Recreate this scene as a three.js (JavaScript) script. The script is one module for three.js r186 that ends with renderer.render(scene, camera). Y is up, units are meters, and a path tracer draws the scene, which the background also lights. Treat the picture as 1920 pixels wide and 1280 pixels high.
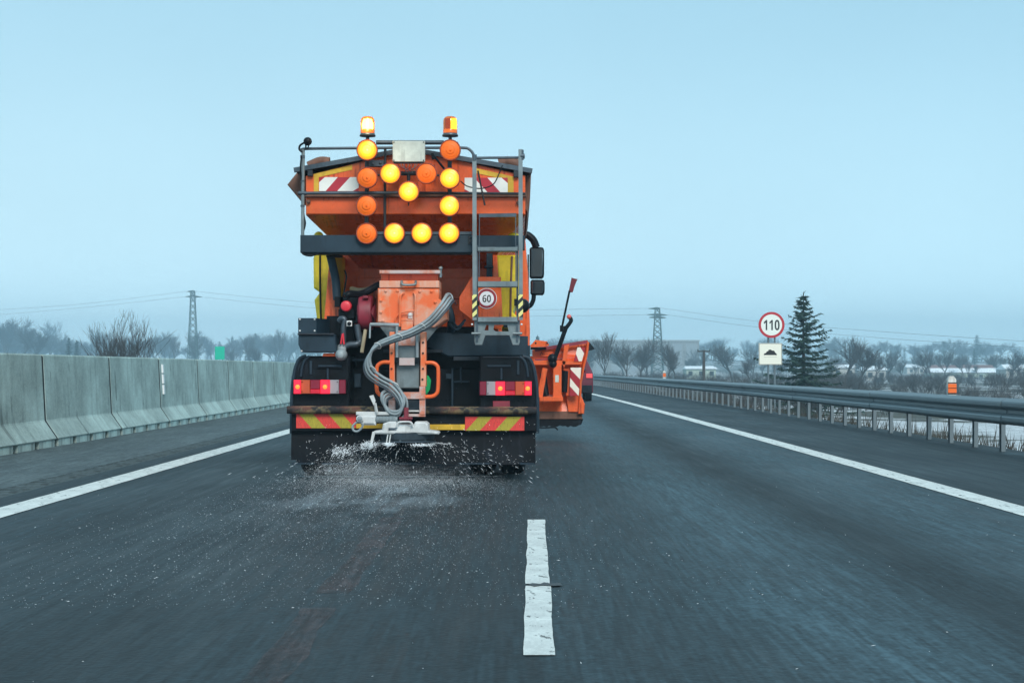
import * as THREE from 'three';
import { mergeGeometries } from 'three/addons/utils/BufferGeometryUtils.js';
import { ConvexGeometry } from 'three/addons/geometries/ConvexGeometry.js';

// ---------------------------------------------------------------- camera, sky, sun, exposure
const F = 3200, VX = 968, VY = 692, CAMH = 1.08;          // lens of the photograph: focal length and vanishing point in its pixels
const scene = new THREE.Scene();
const camera = new THREE.PerspectiveCamera(2 * Math.atan(640 / F) * 180 / Math.PI, 1.5, 0.1, 6000);
camera.position.set(0, CAMH, 0);
camera.lookAt(0, CAMH, -10);
camera.setViewOffset(1920, 1280, -(VX - 960), -(VY - 640), 1920, 1280);
const renderer = new THREE.WebGLRenderer({ antialias: true });
renderer.setSize(1024, 682);
renderer.toneMapping = THREE.LinearToneMapping;
const EXPO = 1.85;
renderer.toneMappingExposure = EXPO;
renderer.shadowMap.enabled = true;
renderer.shadowMap.type = THREE.PCFSoftShadowMap;

function lattice(seed) {                                   // hashed value noise, seeded
  return (x, y, z = 0) => {
    let h = Math.imul(x | 0, 374761393) ^ Math.imul(y | 0, 668265263) ^ Math.imul(z | 0, 2147483647 & 974711) ^ Math.imul(seed, 1274126177);
    h = Math.imul(h ^ (h >>> 13), 1274126177); h ^= h >>> 16; h = Math.imul(h, 2246822519); h ^= h >>> 15;
    return (h >>> 0) / 4294967296;
  };
}
const sm = t => t * t * (3 - 2 * t), mix = (a, b, t) => a + (b - a) * t, clamp = (x, a = 0, b = 1) => Math.min(b, Math.max(a, x));
const sstep = (a, b, x) => sm(clamp((x - a) / (b - a)));
function noise2(seed) {
  const L = lattice(seed);
  return (x, y) => {
    const xi = Math.floor(x), yi = Math.floor(y), u = sm(x - xi), v = sm(y - yi);
    return mix(mix(L(xi, yi), L(xi + 1, yi), u), mix(L(xi, yi + 1), L(xi + 1, yi + 1), u), v);
  };
}
function fbm(seed, oct = 4) { const n = noise2(seed); return (x, y) => { let s = 0, a = 0.5, t = 0; for (let o = 0; o < oct; o++) { s += a * n(x, y); t += a; x = x * 2.03 + 17.1; y = y * 2.03 + 5.3; a *= 0.5; } return s / t; }; }
function rng(seed) { let s = seed >>> 0; return () => { s = (s + 0x6D2B79F5) >>> 0; let t = s; t = Math.imul(t ^ (t >>> 15), t | 1); t ^= t + Math.imul(t ^ (t >>> 7), t | 61); return ((t ^ (t >>> 14)) >>> 0) / 4294967296; }; }

{ // overcast winter sky: pale cyan, a little whiter towards the horizon, faint cloud mottling
  const W = 512, H = 256, data = new Float32Array(W * H * 4), n = fbm(5, 4), n2 = fbm(9, 3);
  for (let j = 0; j < H; j++) for (let i = 0; i < W; i++) {
    const el = ((j + 0.5) / H - 0.5) * Math.PI, az = (i + 0.5) / W * Math.PI * 2;
    const cx = Math.cos(el) * Math.cos(az), cz = Math.cos(el) * Math.sin(az), e = Math.max(0, Math.sin(el));
    const t = sstep(0, 0.24, e);
    const k = 1 + 0.10 * (n(cx * 3 + 8, cz * 3 + e * 4 + 3) - 0.5) + 0.05 * (n2(cx * 9 + 2, cz * 9 + e * 12) - 0.5);
    const o = (j * W + i) * 4, hz = 1 + 0.22 * (1 - sstep(0, 0.10, e));      // thin cloud glows along the horizon; the cloud is a little heavier to the right
    data[o] = mix(0.80, 0.44, t) * k * hz * (1 + 0.20 * cx) / EXPO; data[o + 1] = mix(1.15, 0.745, t) * k * hz * (1 + 0.12 * cx) / EXPO; data[o + 2] = mix(1.30, 0.925, t) * k * hz * (1 + 0.08 * cx) / EXPO; data[o + 3] = 1;
  }
  const sky = new THREE.DataTexture(data, W, H, THREE.RGBAFormat, THREE.FloatType);
  sky.mapping = THREE.EquirectangularReflectionMapping; sky.magFilter = sky.minFilter = THREE.LinearFilter; sky.needsUpdate = true;
  scene.background = sky; scene.environment = sky;
}
const sun = new THREE.DirectionalLight(new THREE.Color(1, 0.95, 0.88), 1.5);   // soft sun behind thin cloud, over the driver's right shoulder
sun.position.set(9, 26, 14); sun.target.position.set(0, 0, -20);
sun.castShadow = true; sun.shadow.radius = 45; sun.shadow.mapSize.set(2048, 2048);
Object.assign(sun.shadow.camera, { left: -40, right: 40, top: 40, bottom: -40, near: 1, far: 160 });
scene.add(sun, sun.target);
scene.fog = new THREE.FogExp2(new THREE.Color(0.56, 0.84, 1.0), 0.00095);

// ---------------------------------------------------------------- helpers
const V = (x, y, z) => new THREE.Vector3(x, y, z);
const P = (px, py, d, at = d) => V((px - VX) / F * d, CAMH - (py - VY) / F * d, -at);   // where a pixel lies at depth d (optionally moved to another depth)
const bendX = d => -1.0e-4 * d * Math.max(d, 0);                                        // the carriageway bears very gently to the left
const taken = {};
function numbered(name) { const n = taken[name] = (taken[name] ?? -1) + 1; return n ? `${name}_${String(n).padStart(3, '0')}` : name; }
function tag(o, label, category, group) { o.userData.label = label; o.userData.category = category; if (group) o.userData.group = group; return o; }
function thing(name, label, category, pos = [0, 0, 0], group) {
  const o = new THREE.Group(); o.name = numbered(name); o.position.set(...pos); scene.add(o); return tag(o, label, category, group);
}
function boxUV(g) {                                        // texture coordinates in metres from the dominant axis of each face
  g = g.index ? g.toNonIndexed() : g;
  const p = g.attributes.position, uv = new Float32Array(p.count * 2), a = V(0, 0, 0), b = V(0, 0, 0), c = V(0, 0, 0);
  for (let i = 0; i < p.count; i += 3) {
    a.fromBufferAttribute(p, i); b.fromBufferAttribute(p, i + 1).sub(a); c.fromBufferAttribute(p, i + 2).sub(a); b.cross(c);
    const x = Math.abs(b.x), y = Math.abs(b.y), z = Math.abs(b.z);
    for (let k = 0; k < 3; k++) {
      const X = p.getX(i + k), Y = p.getY(i + k), Z = p.getZ(i + k), o = (i + k) * 2;
      if (z >= x && z >= y) { uv[o] = X; uv[o + 1] = Y; } else if (x >= y) { uv[o] = Z; uv[o + 1] = Y; } else { uv[o] = X; uv[o + 1] = Z; }
    }
  }
  g.setAttribute('uv', new THREE.BufferAttribute(uv, 2));
  return g;
}
function join(geos, keepUV) {
  const list = (Array.isArray(geos) ? geos : [geos]).flat().map(g => {
    g = keepUV ? (g.index ? g.toNonIndexed() : g) : boxUV(g);
    for (const k of Object.keys(g.attributes)) if (!['position', 'normal', 'uv'].includes(k)) g.deleteAttribute(k);
    if (!g.attributes.normal) g.computeVertexNormals();
    return g;
  });
  return list.length > 1 ? mergeGeometries(list) : list[0];
}
function mesh(name, geos, m, parent, keepUV) {             // one named part: its shapes are given in world coordinates and moved into its parent's frame
  const g = join(geos, keepUV), o = new THREE.Mesh(g, m);
  o.castShadow = o.receiveShadow = true;
  if (parent) {
    const w = V(0, 0, 0); for (let q = parent; q && q !== scene; q = q.parent) w.add(q.position);
    g.translate(-w.x, -w.y, -w.z); o.name = name; parent.add(o);
  } else { o.name = numbered(name); scene.add(o); }
  return o;
}
const tps = (name, geos, m, parent) => geos.forEach(g => mesh(name, g, m, parent));   // several like parts
function group(name, parent) { const o = new THREE.Group(); o.name = name; parent.add(o); return o; }
// shapes drawn in photograph pixels at a depth, but real solids with real thickness
function prism(pts, d, depth, bevel = 0.004, holes = []) {
  const q = pts.map(([x, y]) => P(x, y, d)), s = new THREE.Shape(q.map(v => new THREE.Vector2(v.x, v.y)));
  for (const h of holes) s.holes.push(new THREE.Path(h.map(([x, y]) => { const v = P(x, y, d); return new THREE.Vector2(v.x, v.y); })));
  const b = Math.min(bevel, depth * 0.3);
  const g = new THREE.ExtrudeGeometry(s, { depth: depth - 2 * b, bevelEnabled: b > 0, bevelThickness: b, bevelSize: b, bevelOffset: -b, bevelSegments: 1, curveSegments: 12 });
  return g.translate(0, 0, -d - depth + b);
}
const rect = (x0, y0, x1, y1, d, depth, bevel) => prism([[x0, y1], [x1, y1], [x1, y0], [x0, y0]], d, depth, bevel);
const hull = pts => new ConvexGeometry(pts.map(p => p.isVector3 ? p : P(...p)));
function tube(pts, r, seg = 0, closed = false, tension = 0.5) {
  const c = new THREE.CatmullRomCurve3(pts.map(p => p.isVector3 ? p : P(...p)), closed, 'catmullrom', tension);
  return new THREE.TubeGeometry(c, seg || pts.length * 6, r, 8, closed);
}
function rod(p, q, r, r2 = r, sides = 10) {
  const a = p.isVector3 ? p : P(...p), b = q.isVector3 ? q : P(...q), l = a.distanceTo(b);
  const g = new THREE.CylinderGeometry(r2, r, l, sides); g.translate(0, l / 2, 0);
  g.applyQuaternion(new THREE.Quaternion().setFromUnitVectors(V(0, 1, 0), b.clone().sub(a).normalize()));
  return g.translate(a.x, a.y, a.z);
}
function bar(p, q, w, h) {                                 // rectangular bar from p to q
  const a = p.isVector3 ? p : P(...p), b = q.isVector3 ? q : P(...q), l = a.distanceTo(b), dir = b.clone().sub(a).normalize();
  const g = new THREE.BoxGeometry(w, l, h); g.translate(0, l / 2, 0);
  g.applyQuaternion(new THREE.Quaternion().setFromUnitVectors(V(0, 1, 0), dir)); return g.translate(a.x, a.y, a.z);
}
const fan = (pts) => new THREE.LatheGeometry(pts.map(([r, y]) => new THREE.Vector2(r, y)), 24);
function toward(g, px, py, d) { g.rotateX(Math.PI / 2); const p = P(px, py, d); return g.translate(p.x, p.y, p.z); }   // lathe axis turned to face the camera side
const blob = (px, py, d, r) => { const p = P(px, py, d); return new THREE.SphereGeometry(r, 10, 8).translate(p.x, p.y, p.z); };
const bolt = (px, py, d, r = 0.012) => toward(fan([[0, 0.012], [r * 0.9, 0.010], [r, 0], [r, -0.01]]), px, py, d);

// ---------------------------------------------------------------- textures
function dataTex(n, fn, srgb = true, rx = 1, ry = 1, m = n) {
  const d = new Uint8Array(n * m * 4), c = [0, 0, 0];
  for (let j = 0; j < m; j++) for (let i = 0; i < n; i++) { fn(i / n, j / m, c, i, j); const o = (j * n + i) * 4; d[o] = clamp(c[0]) * 255; d[o + 1] = clamp(c[1]) * 255; d[o + 2] = clamp(c[2]) * 255; d[o + 3] = 255; }
  const t = new THREE.DataTexture(d, n, m, THREE.RGBAFormat); t.wrapS = t.wrapT = THREE.RepeatWrapping; t.magFilter = THREE.LinearFilter; t.minFilter = THREE.LinearMipmapLinearFilter; t.generateMipmaps = true;
  if (srgb) t.colorSpace = THREE.SRGBColorSpace; t.repeat.set(rx, ry); t.needsUpdate = true; return t;
}
function tile(seed, fx, fy, oct = 4) {                     // periodic value noise on the unit square
  const L = lattice(seed);
  return (u, v) => {
    let s = 0, a = 0.5, t = 0, X = fx, Y = fy;
    for (let o = 0; o < oct; o++) {
      const x = u * X, y = v * Y, xi = Math.floor(x), yi = Math.floor(y), p = sm(x - xi), q = sm(y - yi), x1 = (xi + 1) % X, y1 = (yi + 1) % Y;
      s += a * mix(mix(L(xi % X, yi % Y, o), L(x1, yi % Y, o), p), mix(L(xi % X, y1, o), L(x1, y1, o), p), q);
      t += a; a *= 0.55; X *= 2; Y *= 2;
    }
    return s / t;
  };
}
const paint = (r, g, b, o = {}) => new THREE.MeshPhysicalMaterial({ color: new THREE.Color().setRGB(r, g, b), roughness: 0.5, metalness: 0, ...o });
function printed(w, h, draw, o = {}) {
  const c = document.createElement('canvas'); c.width = w; c.height = h; draw(c.getContext('2d'), w, h);
  const t = new THREE.CanvasTexture(c); t.colorSpace = THREE.SRGBColorSpace; return new THREE.MeshStandardMaterial({ map: t, roughness: 0.55, ...o });
}

// grime for painted metal: neutral, multiplied with the paint colour; salt film as pale blotches
const gA = tile(11, 5, 5, 5), gB = tile(12, 24, 6, 3), gC = tile(13, 40, 40, 3);
const TEX = {};
TEX.grime = dataTex(512, (u, v, c) => { const a = gA(u, v), b = gB(u, v), k = 0.86 + 0.13 * sstep(0.3, 0.7, a) - 0.10 * sstep(0.55, 0.8, b) + 0.07 * (gC(u, v) - 0.5); c[0] = k; c[1] = k * 0.99; c[2] = k * 0.98; }, true, 0.9, 0.9);
TEX.rough = dataTex(256, (u, v, c) => { const k = 0.62 + 0.5 * (gA(u, v) - 0.5) + 0.2 * (gC(u, v) - 0.5); c[0] = c[1] = c[2] = k; }, false, 1.3, 1.3);
const sA = tile(21, 4, 4, 5), sB = tile(22, 30, 4, 3), sC = tile(23, 48, 48, 2);
TEX.saltOrange = dataTex(512, (u, v, c) => {               // orange paint dusted with dried salt
  const f = clamp(sstep(0.34, 0.62, sA(u, v)) * 0.75 + 0.25 * sstep(0.5, 0.8, sB(u, v)) + 0.22 * (sC(u, v) - 0.5));
  c[0] = mix(0.93, 0.86, f); c[1] = mix(0.42, 0.66, f); c[2] = mix(0.22, 0.58, f);
}, true, 1.7, 1.7);
TEX.rust = dataTex(512, (u, v, c) => {
  const a = sstep(0.42, 0.62, sA(u, v)), b = sstep(0.55, 0.75, gA(v, u)), g = gC(u, v);
  c[0] = mix(mix(0.13, 0.36, a), 0.55, b * 0.7) + 0.1 * (g - 0.5); c[1] = mix(mix(0.13, 0.22, a), 0.48, b * 0.7) + 0.1 * (g - 0.5); c[2] = mix(mix(0.14, 0.18, a), 0.36, b * 0.6) + 0.1 * (g - 0.5);
}, true, 2.1, 2.1);
const kA = tile(24, 40, 14, 3), kB = tile(25, 150, 150, 1), kC = tile(26, 6, 5, 4);
TEX.dirtyBlack = dataTex(768, (u, v, c) => {                // black plastic and rubber, dried salt splashes and flecks
  const st = sstep(0.52, 0.8, kA(u, v)) * sstep(0.35, 0.7, kC(u, v)), fl = sstep(0.965, 0.985, kB(u, v)) * sstep(0.3, 0.6, kC(v, u)), k = 0.085 + 0.05 * (kC(u, v) - 0.5) + 0.055 * st + 0.20 * fl;
  c[0] = k * 0.85; c[1] = k; c[2] = k * 1.22;
}, true, 0.8, 0.8);
TEX.saltPink = dataTex(512, (u, v, c) => { const f = sstep(0.30, 0.62, sA(u, v) * 0.8 + 0.2 * sC(u, v)); c[0] = mix(0.80, 0.76, f); c[1] = mix(0.48, 0.68, f); c[2] = mix(0.38, 0.67, f); }, true, 2.3, 2.3);
const uA = tile(27, 60, 3, 3), uB = tile(28, 7, 9, 4);
TEX.orangeGrime = dataTex(768, (u, v, c) => {               // road film, salt bloom and rusty runs on the orange paint
  const run = sstep(0.56, 0.80, uA(u, v)) * sstep(0.42, 0.65, uB(u, v)), bloom = sstep(0.56, 0.78, uB(v, u)), k = 0.93 + 0.10 * (gA(u, v) - 0.5) + 0.07 * (gC(u, v) - 0.5) - 0.20 * run;
  c[0] = k; c[1] = k * (1 - 0.08 * run + 0.10 * bloom); c[2] = k * (1 - 0.12 * run + 0.22 * bloom);
}, true, 0.7, 0.7);
const M = {
  orange: paint(0.97, 0.150, 0.036, { map: TEX.orangeGrime, roughness: 0.45, specularIntensity: 0.7, roughnessMap: TEX.rough }),
  orangeSalt: new THREE.MeshStandardMaterial({ map: TEX.saltOrange, roughness: 0.7 }),
  yellow: paint(0.86, 0.66, 0.02, { map: TEX.grime, roughness: 0.45 }),
  trim: paint(0.82, 0.50, 0.03, { map: TEX.grime, roughness: 0.5 }),
  slate: paint(0.018, 0.040, 0.062, { map: TEX.grime, roughness: 0.5, specularIntensity: 0.6 }),
  black: paint(1, 1, 1, { map: TEX.dirtyBlack, roughness: 0.6, roughnessMap: TEX.rough, specularIntensity: 0.3 }),
  saltPink: new THREE.MeshStandardMaterial({ map: TEX.saltPink, roughness: 0.75 }),
  rubber: paint(1, 1, 1, { map: TEX.dirtyBlack, roughness: 0.65, specularIntensity: 0.3 }),
  steel: paint(0.22, 0.27, 0.29, { map: TEX.grime, roughness: 0.45, metalness: 0.35 }),
  tubeSteel: paint(0.085, 0.115, 0.145, { map: TEX.grime, roughness: 0.4, metalness: 0.4 }),
  darkSteel: paint(0.028, 0.036, 0.048, { map: TEX.grime, roughness: 0.5, metalness: 0.3 }),
  plate: paint(0.66, 0.72, 0.66, { map: TEX.grime, roughness: 0.5 }),
  white: paint(0.78, 0.80, 0.80, { map: TEX.grime, roughness: 0.6 }),
  hose: paint(0.31, 0.37, 0.40, { map: TEX.grime, roughness: 0.5 }),
  maroon: paint(0.30, 0.030, 0.055, { map: TEX.grime, roughness: 0.5 }),
  red: paint(0.72, 0.03, 0.05, { roughness: 0.4 }),
  tan: paint(0.42, 0.36, 0.24, { map: TEX.grime, roughness: 0.7 }),
  rust: new THREE.MeshStandardMaterial({ map: TEX.rust, roughness: 0.85 }),
  brown: paint(0.20, 0.10, 0.07, { map: TEX.grime, roughness: 0.8 }),
  green: paint(0.0, 0.42, 0.12, { roughness: 0.5 }),
  glass: paint(0.02, 0.03, 0.035, { roughness: 0.06 }),
  galv: paint(0.17, 0.21, 0.23, { roughness: 0.48, metalness: 0.5 }),
};

// ---------------------------------------------------------------- terrain, road
const tn = fbm(31, 4), tn2 = fbm(33, 4), tn3 = fbm(35, 5);
function groundY(x, z) {
  const d = -z, r = x - 6.75 - bendX(Math.min(d, 420));
  let y = -0.10;
  if (r > 0) y = -0.10 - 1.45 * sstep(0.2, 6, r) + 0.5 * (tn(x * 0.12, z * 0.12) - 0.5) * sstep(1, 8, r);
  if (r < -14) y = -0.10 - 0.9 * sstep(14, 22, -r);
  y += 7.5 * sstep(320, 1300, d) + 5 * (tn2(x * 0.004 + 3, z * 0.004) - 0.45) * sstep(260, 800, d);
  return y;
}
{ // the land: frozen grass with lying snow
  const xs = [], zs = [];
  for (let x = -1100; x < -20; x += 30) xs.push(x); for (let x = -20; x < 40; x += 0.6) xs.push(x); for (let x = 40; x < 120; x += 4) xs.push(x); for (let x = 120; x <= 1300; x += 30) xs.push(x);
  for (let z = 30; z > -140; z -= 0.9) zs.push(z); for (let z = -140; z > -400; z -= 6) zs.push(z); for (let z = -400; z >= -1500; z -= 40) zs.push(z);
  const pos = [], col = [], idx = [], uv = [];
  zs.forEach((z, j) => xs.forEach((x, i) => {
    pos.push(x, groundY(x, z), z); uv.push(x, z);
    const n = tn3(x * 0.28 + 4, z * 0.28), n2 = tn(x * 0.05, z * 0.05 + 7), s = sstep(0.49, 0.56, n * 0.7 + n2 * 0.3 + (x > 8.5 && -z < 120 ? 0.055 : x > 8.5 ? -0.01 : -0.06));
    const g = 0.7 + 0.6 * tn2(x * 0.9, z * 0.9);
    col.push(mix(0.085 * g, 0.78, s), mix(0.080 * g, 0.80, s), mix(0.055 * g, 0.82, s));
    if (i && j) { const a = j * xs.length + i; idx.push(a - xs.length - 1, a - 1, a, a - xs.length - 1, a, a - xs.length); }
  }));
  const g = new THREE.BufferGeometry(); g.setAttribute('position', new THREE.Float32BufferAttribute(pos, 3)); g.setAttribute('color', new THREE.Float32BufferAttribute(col, 3)); g.setAttribute('uv', new THREE.Float32BufferAttribute(uv, 2)); g.setIndex(idx.map((v, k) => idx[k])); g.computeVertexNormals();
  const tx = dataTex(512, (u, v, c) => { const k = 0.80 + 0.5 * (gC(u, v) - 0.5) + 0.25 * (gA(u, v) - 0.5); c[0] = c[1] = c[2] = k; }, true, 0.4, 0.4);
  const o = new THREE.Mesh(g, new THREE.MeshStandardMaterial({ vertexColors: true, map: tx, roughness: 0.95 }));
  o.name = 'ground'; o.userData.kind = 'structure'; o.receiveShadow = true; scene.add(o);
}
// asphalt: aggregate, traffic-drawn streaks along the lane, polished binder
const aA = tile(41, 256, 256, 2), aB = tile(42, 110, 7, 3), aC = tile(43, 6, 3, 4), aD = tile(44, 340, 24, 2), aE = tile(45, 512, 512, 1);
TEX.asphalt = dataTex(1536, (u, v, c) => {
  const st = aB(u, v) - 0.5, fi = aD(u, v) - 0.5, gr = aA(u, v) - 0.5, big = aC(u, v) - 0.5, sp = sstep(0.80, 0.97, aE(u, v));
  const k = 0.72 + 0.40 * st + 0.34 * fi + 0.34 * gr + 0.16 * big + 0.18 * sp;
  c[0] = k * 0.99; c[1] = k; c[2] = k * 1.0;
}, true, 1 / 6, 1 / 9);
TEX.asphaltBump = dataTex(1024, (u, v, c) => { const k = 0.5 + 0.6 * (aA(u, v) - 0.5) + 0.3 * (aD(u, v) - 0.5); c[0] = c[1] = c[2] = k; }, false, 1 / 4, 1 / 4);
TEX.asphaltRough = dataTex(512, (u, v, c) => { const k = 0.68 + 0.4 * (aC(u, v) - 0.5) + 0.3 * (aB(u, v) - 0.5); c[0] = c[1] = c[2] = k; }, false, 1 / 6, 1 / 9);
const roadMat = new THREE.MeshPhysicalMaterial({ specularIntensity: 0.75, vertexColors: true, map: TEX.asphalt, roughness: 1.0, roughnessMap: TEX.asphaltRough, bumpMap: TEX.asphaltBump, bumpScale: 0.004 });
const zRow = []; for (let d = -6; d < 420;) { zRow.push(d); d += Math.max(0.16, (d - 10) * 0.012); }
function strip(x0, x1, step, y, colour, dMin = -6, dMax = 420) {   // a sheet that follows the road
  const n = Math.max(1, Math.round((x1 - x0) / step)), pos = [], col = [], uv = [], idx = [], rows = [dMin, ...zRow.filter(d => d > dMin + 0.05 && d < dMax - 0.05), dMax];
  rows.forEach((d, j) => { for (let i = 0; i <= n; i++) {
    const x = mix(x0, x1, i / n), c = colour(x, d); pos.push(x + bendX(d), typeof y === 'function' ? y(x, d) : y, -d); uv.push(x, d); col.push(...c);
    if (i && j) { const a = j * (n + 1) + i, b = a - n - 1; idx.push(b - 1, b, a, b - 1, a, a - 1); }
  } });
  const g = new THREE.BufferGeometry(); g.setAttribute('position', new THREE.Float32BufferAttribute(pos, 3)); g.setAttribute('color', new THREE.Float32BufferAttribute(col, 3)); g.setAttribute('uv', new THREE.Float32BufferAttribute(uv, 2)); g.setIndex(idx); g.computeVertexNormals(); return g;
}
const rn = fbm(51, 4), rn2 = fbm(53, 3), rn3 = fbm(55, 4);
const band = (x, c, w) => Math.exp(-(((x - c) / w) ** 2));
function laneColour(x, d) {                                // wet wheel tracks stay dark, salt dries pale between them, fresh salt behind the spreader
  const wob = 0.10 * (rn2(3, d * 0.05) - 0.5);
  const ragged = 0.55 + 0.9 * rn(x * 2.2, d * 0.22);
  let k = 0.046 + 0.016 * (rn3(x * 0.9, d * 0.11) - 0.5);
  if (x > 0.12) k *= 1.5;                                   // the right lane has dried paler
  k *= 1 - 0.62 * clamp(ragged * band(x + wob, 2.22, 0.30)) - 0.20 * clamp(ragged * band(x + wob, 0.62, 0.30)) - 0.24 * clamp(ragged * band(x, -1.75, 0.5)) - 0.15 * clamp(ragged * band(x, -0.2, 0.4)) - 0.22 * clamp(ragged * band(x, -2.9, 0.45));
  k *= 1 + 0.75 * clamp(ragged * band(x, 1.4, 0.42)) + 0.55 * clamp(ragged * band(x, 3.2, 0.4)) + 0.3 * clamp(ragged * band(x, -3.4, 0.3));
  if (x > 4.02) k = 0.038 + 0.03 * (rn(x * 1.1, d * 0.10) - 0.5) + 0.05 * sstep(0.66, 0.76, rn3(x * 1.7 + 9, d * 0.5));
  const salt = sstep(0.42, 0.72, rn3(x * 3.1, d * 1.3)) * band(x, -1.25, 0.85) * sstep(10.8, 14.2, d) * (1 - sstep(15.4, 17, d));
  return [k * 0.56 + salt * 0.22, k * 1.0 + salt * 0.25, k * 1.22 + salt * 0.27];
}
const road = new THREE.Mesh(strip(-4.31, 6.72, 0.09, 0, laneColour), roadMat);
road.name = 'road'; road.userData.kind = 'structure'; road.receiveShadow = true; scene.add(road);
const shoulderColour = (x, d) => { const k = 0.15 + 0.09 * (rn(x * 3, d * 0.7) - 0.5) + 0.03 * (rn3(x * 8, d * 3) - 0.5); return [k * 0.78, k, k * 1.04]; };
const shoulder = new THREE.Mesh(strip(-7.4, -4.62, 0.1, (x, d) => 0.012 * (rn3(x * 4, d * 3) - 0.5), shoulderColour), roadMat);
shoulder.name = 'road_shoulder'; shoulder.userData.kind = 'structure'; shoulder.receiveShadow = true; scene.add(shoulder);
{ // milled rumble strip: every groove is its own dip in the asphalt
  const variants = [0, 1, 2].map(v => {
    const N = 8, pos = [], col = [], uv = [], idx = [];
    for (let j = 0; j <= N; j++) for (let i = 0; i <= 3; i++) {
      const t = j / N, dip = 0.040 * Math.max(0, Math.sin(Math.PI * clamp((t - 0.2) / 0.62))) ** 0.7 * (i === 0 || i === 3 ? 0.0 : 1);
      pos.push([0, 0.03, 0.28, 0.31][i] - 0.155, -dip, -t * 0.34); uv.push(i * 0.1 + v, t * 0.34);
      const q = 0.12 + 0.04 * (rn(i * 3 + v * 7, j * 0.8) - 0.5); col.push(q * 0.78, q, q * 1.04);
      if (i && j) { const a = j * 4 + i, b = a - 4; idx.push(b - 1, b, a, b - 1, a, a - 1); }
    }
    const g = new THREE.BufferGeometry(); g.setAttribute('position', new THREE.Float32BufferAttribute(pos, 3)); g.setAttribute('color', new THREE.Float32BufferAttribute(col, 3)); g.setAttribute('uv', new THREE.Float32BufferAttribute(uv, 2)); g.setIndex(idx); g.computeVertexNormals(); return g;
  });
  for (let k = 0; k < 290; k++) { const d = 8 + k * 0.34, o = new THREE.Mesh(variants[k % 3], roadMat); o.name = 'rumble_groove'; o.position.set(-4.465 + bendX(d), 0, -d); o.receiveShadow = true; road.add(o); }
  for (const [a, b] of [[-6, 8], [106.6, 420]]) { const o = new THREE.Mesh(strip(-4.62, -4.31, 0.31, 0, shoulderColour, a, b), roadMat); o.name = 'rumble_bed'; road.add(o); }
}
// painted lines, worn
const pA = tile(61, 12, 14, 4), pB = tile(62, 40, 60, 3), pC = tile(63, 3, 9, 3);
TEX.line = dataTex(512, (u, v, c) => {
  const wear = sstep(0.62, 0.76, 0.6 * pA(u, v) + 0.4 * pB(u, v)) * 0.85, k = 0.86 + 0.16 * (pC(u, v) - 0.5) + 0.12 * (pB(u, v) - 0.5);
  const g = mix(k, 0.30, wear); c[0] = g; c[1] = g; c[2] = g * 0.985;
}, true, 2.0, 0.5);
const linePaint = new THREE.MeshStandardMaterial({ map: TEX.line, color: new THREE.Color().setRGB(0.88, 0.89, 0.87), roughness: 0.6 });
function ragged(x0, x1, d0, d1, seed, y, amp = 0.006) {    // painted sheet with slightly uneven edges
  const n = fbm(seed, 3), pos = [], uv = [], idx = []; let j = 0;
  for (let d = d0; ; d = Math.min(d1, d + Math.max(0.06, d * 0.012)), j++) {
    const w = amp * 2;
    pos.push(x0 + bendX(d) + w * (n(d * 2.3, 1) - 0.5), y, -d, x1 + bendX(d) + w * (n(d * 2.3, 9) - 0.5), y, -d); uv.push(x0, d, x1, d);
    if (j) { const a = j * 2; idx.push(a - 2, a - 1, a + 1, a - 2, a + 1, a); }
    if (d >= d1) break;
  }
  const g = new THREE.BufferGeometry(); g.setAttribute('position', new THREE.Float32BufferAttribute(pos, 3)); g.setAttribute('uv', new THREE.Float32BufferAttribute(uv, 2)); g.setIndex(idx); g.computeVertexNormals(); return g;
}
function marking(name, g, m = linePaint) { const o = new THREE.Mesh(g, m); o.name = name; o.receiveShadow = true; road.add(o); return o; }
marking('edge_line', ragged(-4.0, -3.72, -6, 420, 3, 0.005));
marking('edge_line', ragged(3.74, 4.0, -6, 420, 4, 0.005));
TEX.worn = dataTex(256, (u, v, c) => { const a = sstep(0.15, 0.75, 0.55 * pC(u, v) + 0.45 * pB(u, v)); c[0] = c[1] = c[2] = 0.42 * a; }, false, 4, 0.5);
const oldPaint = new THREE.MeshStandardMaterial({ map: TEX.asphalt, color: new THREE.Color().setRGB(0.20, 0.145, 0.145), roughness: 0.9, alphaMap: TEX.worn, transparent: true });
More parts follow.
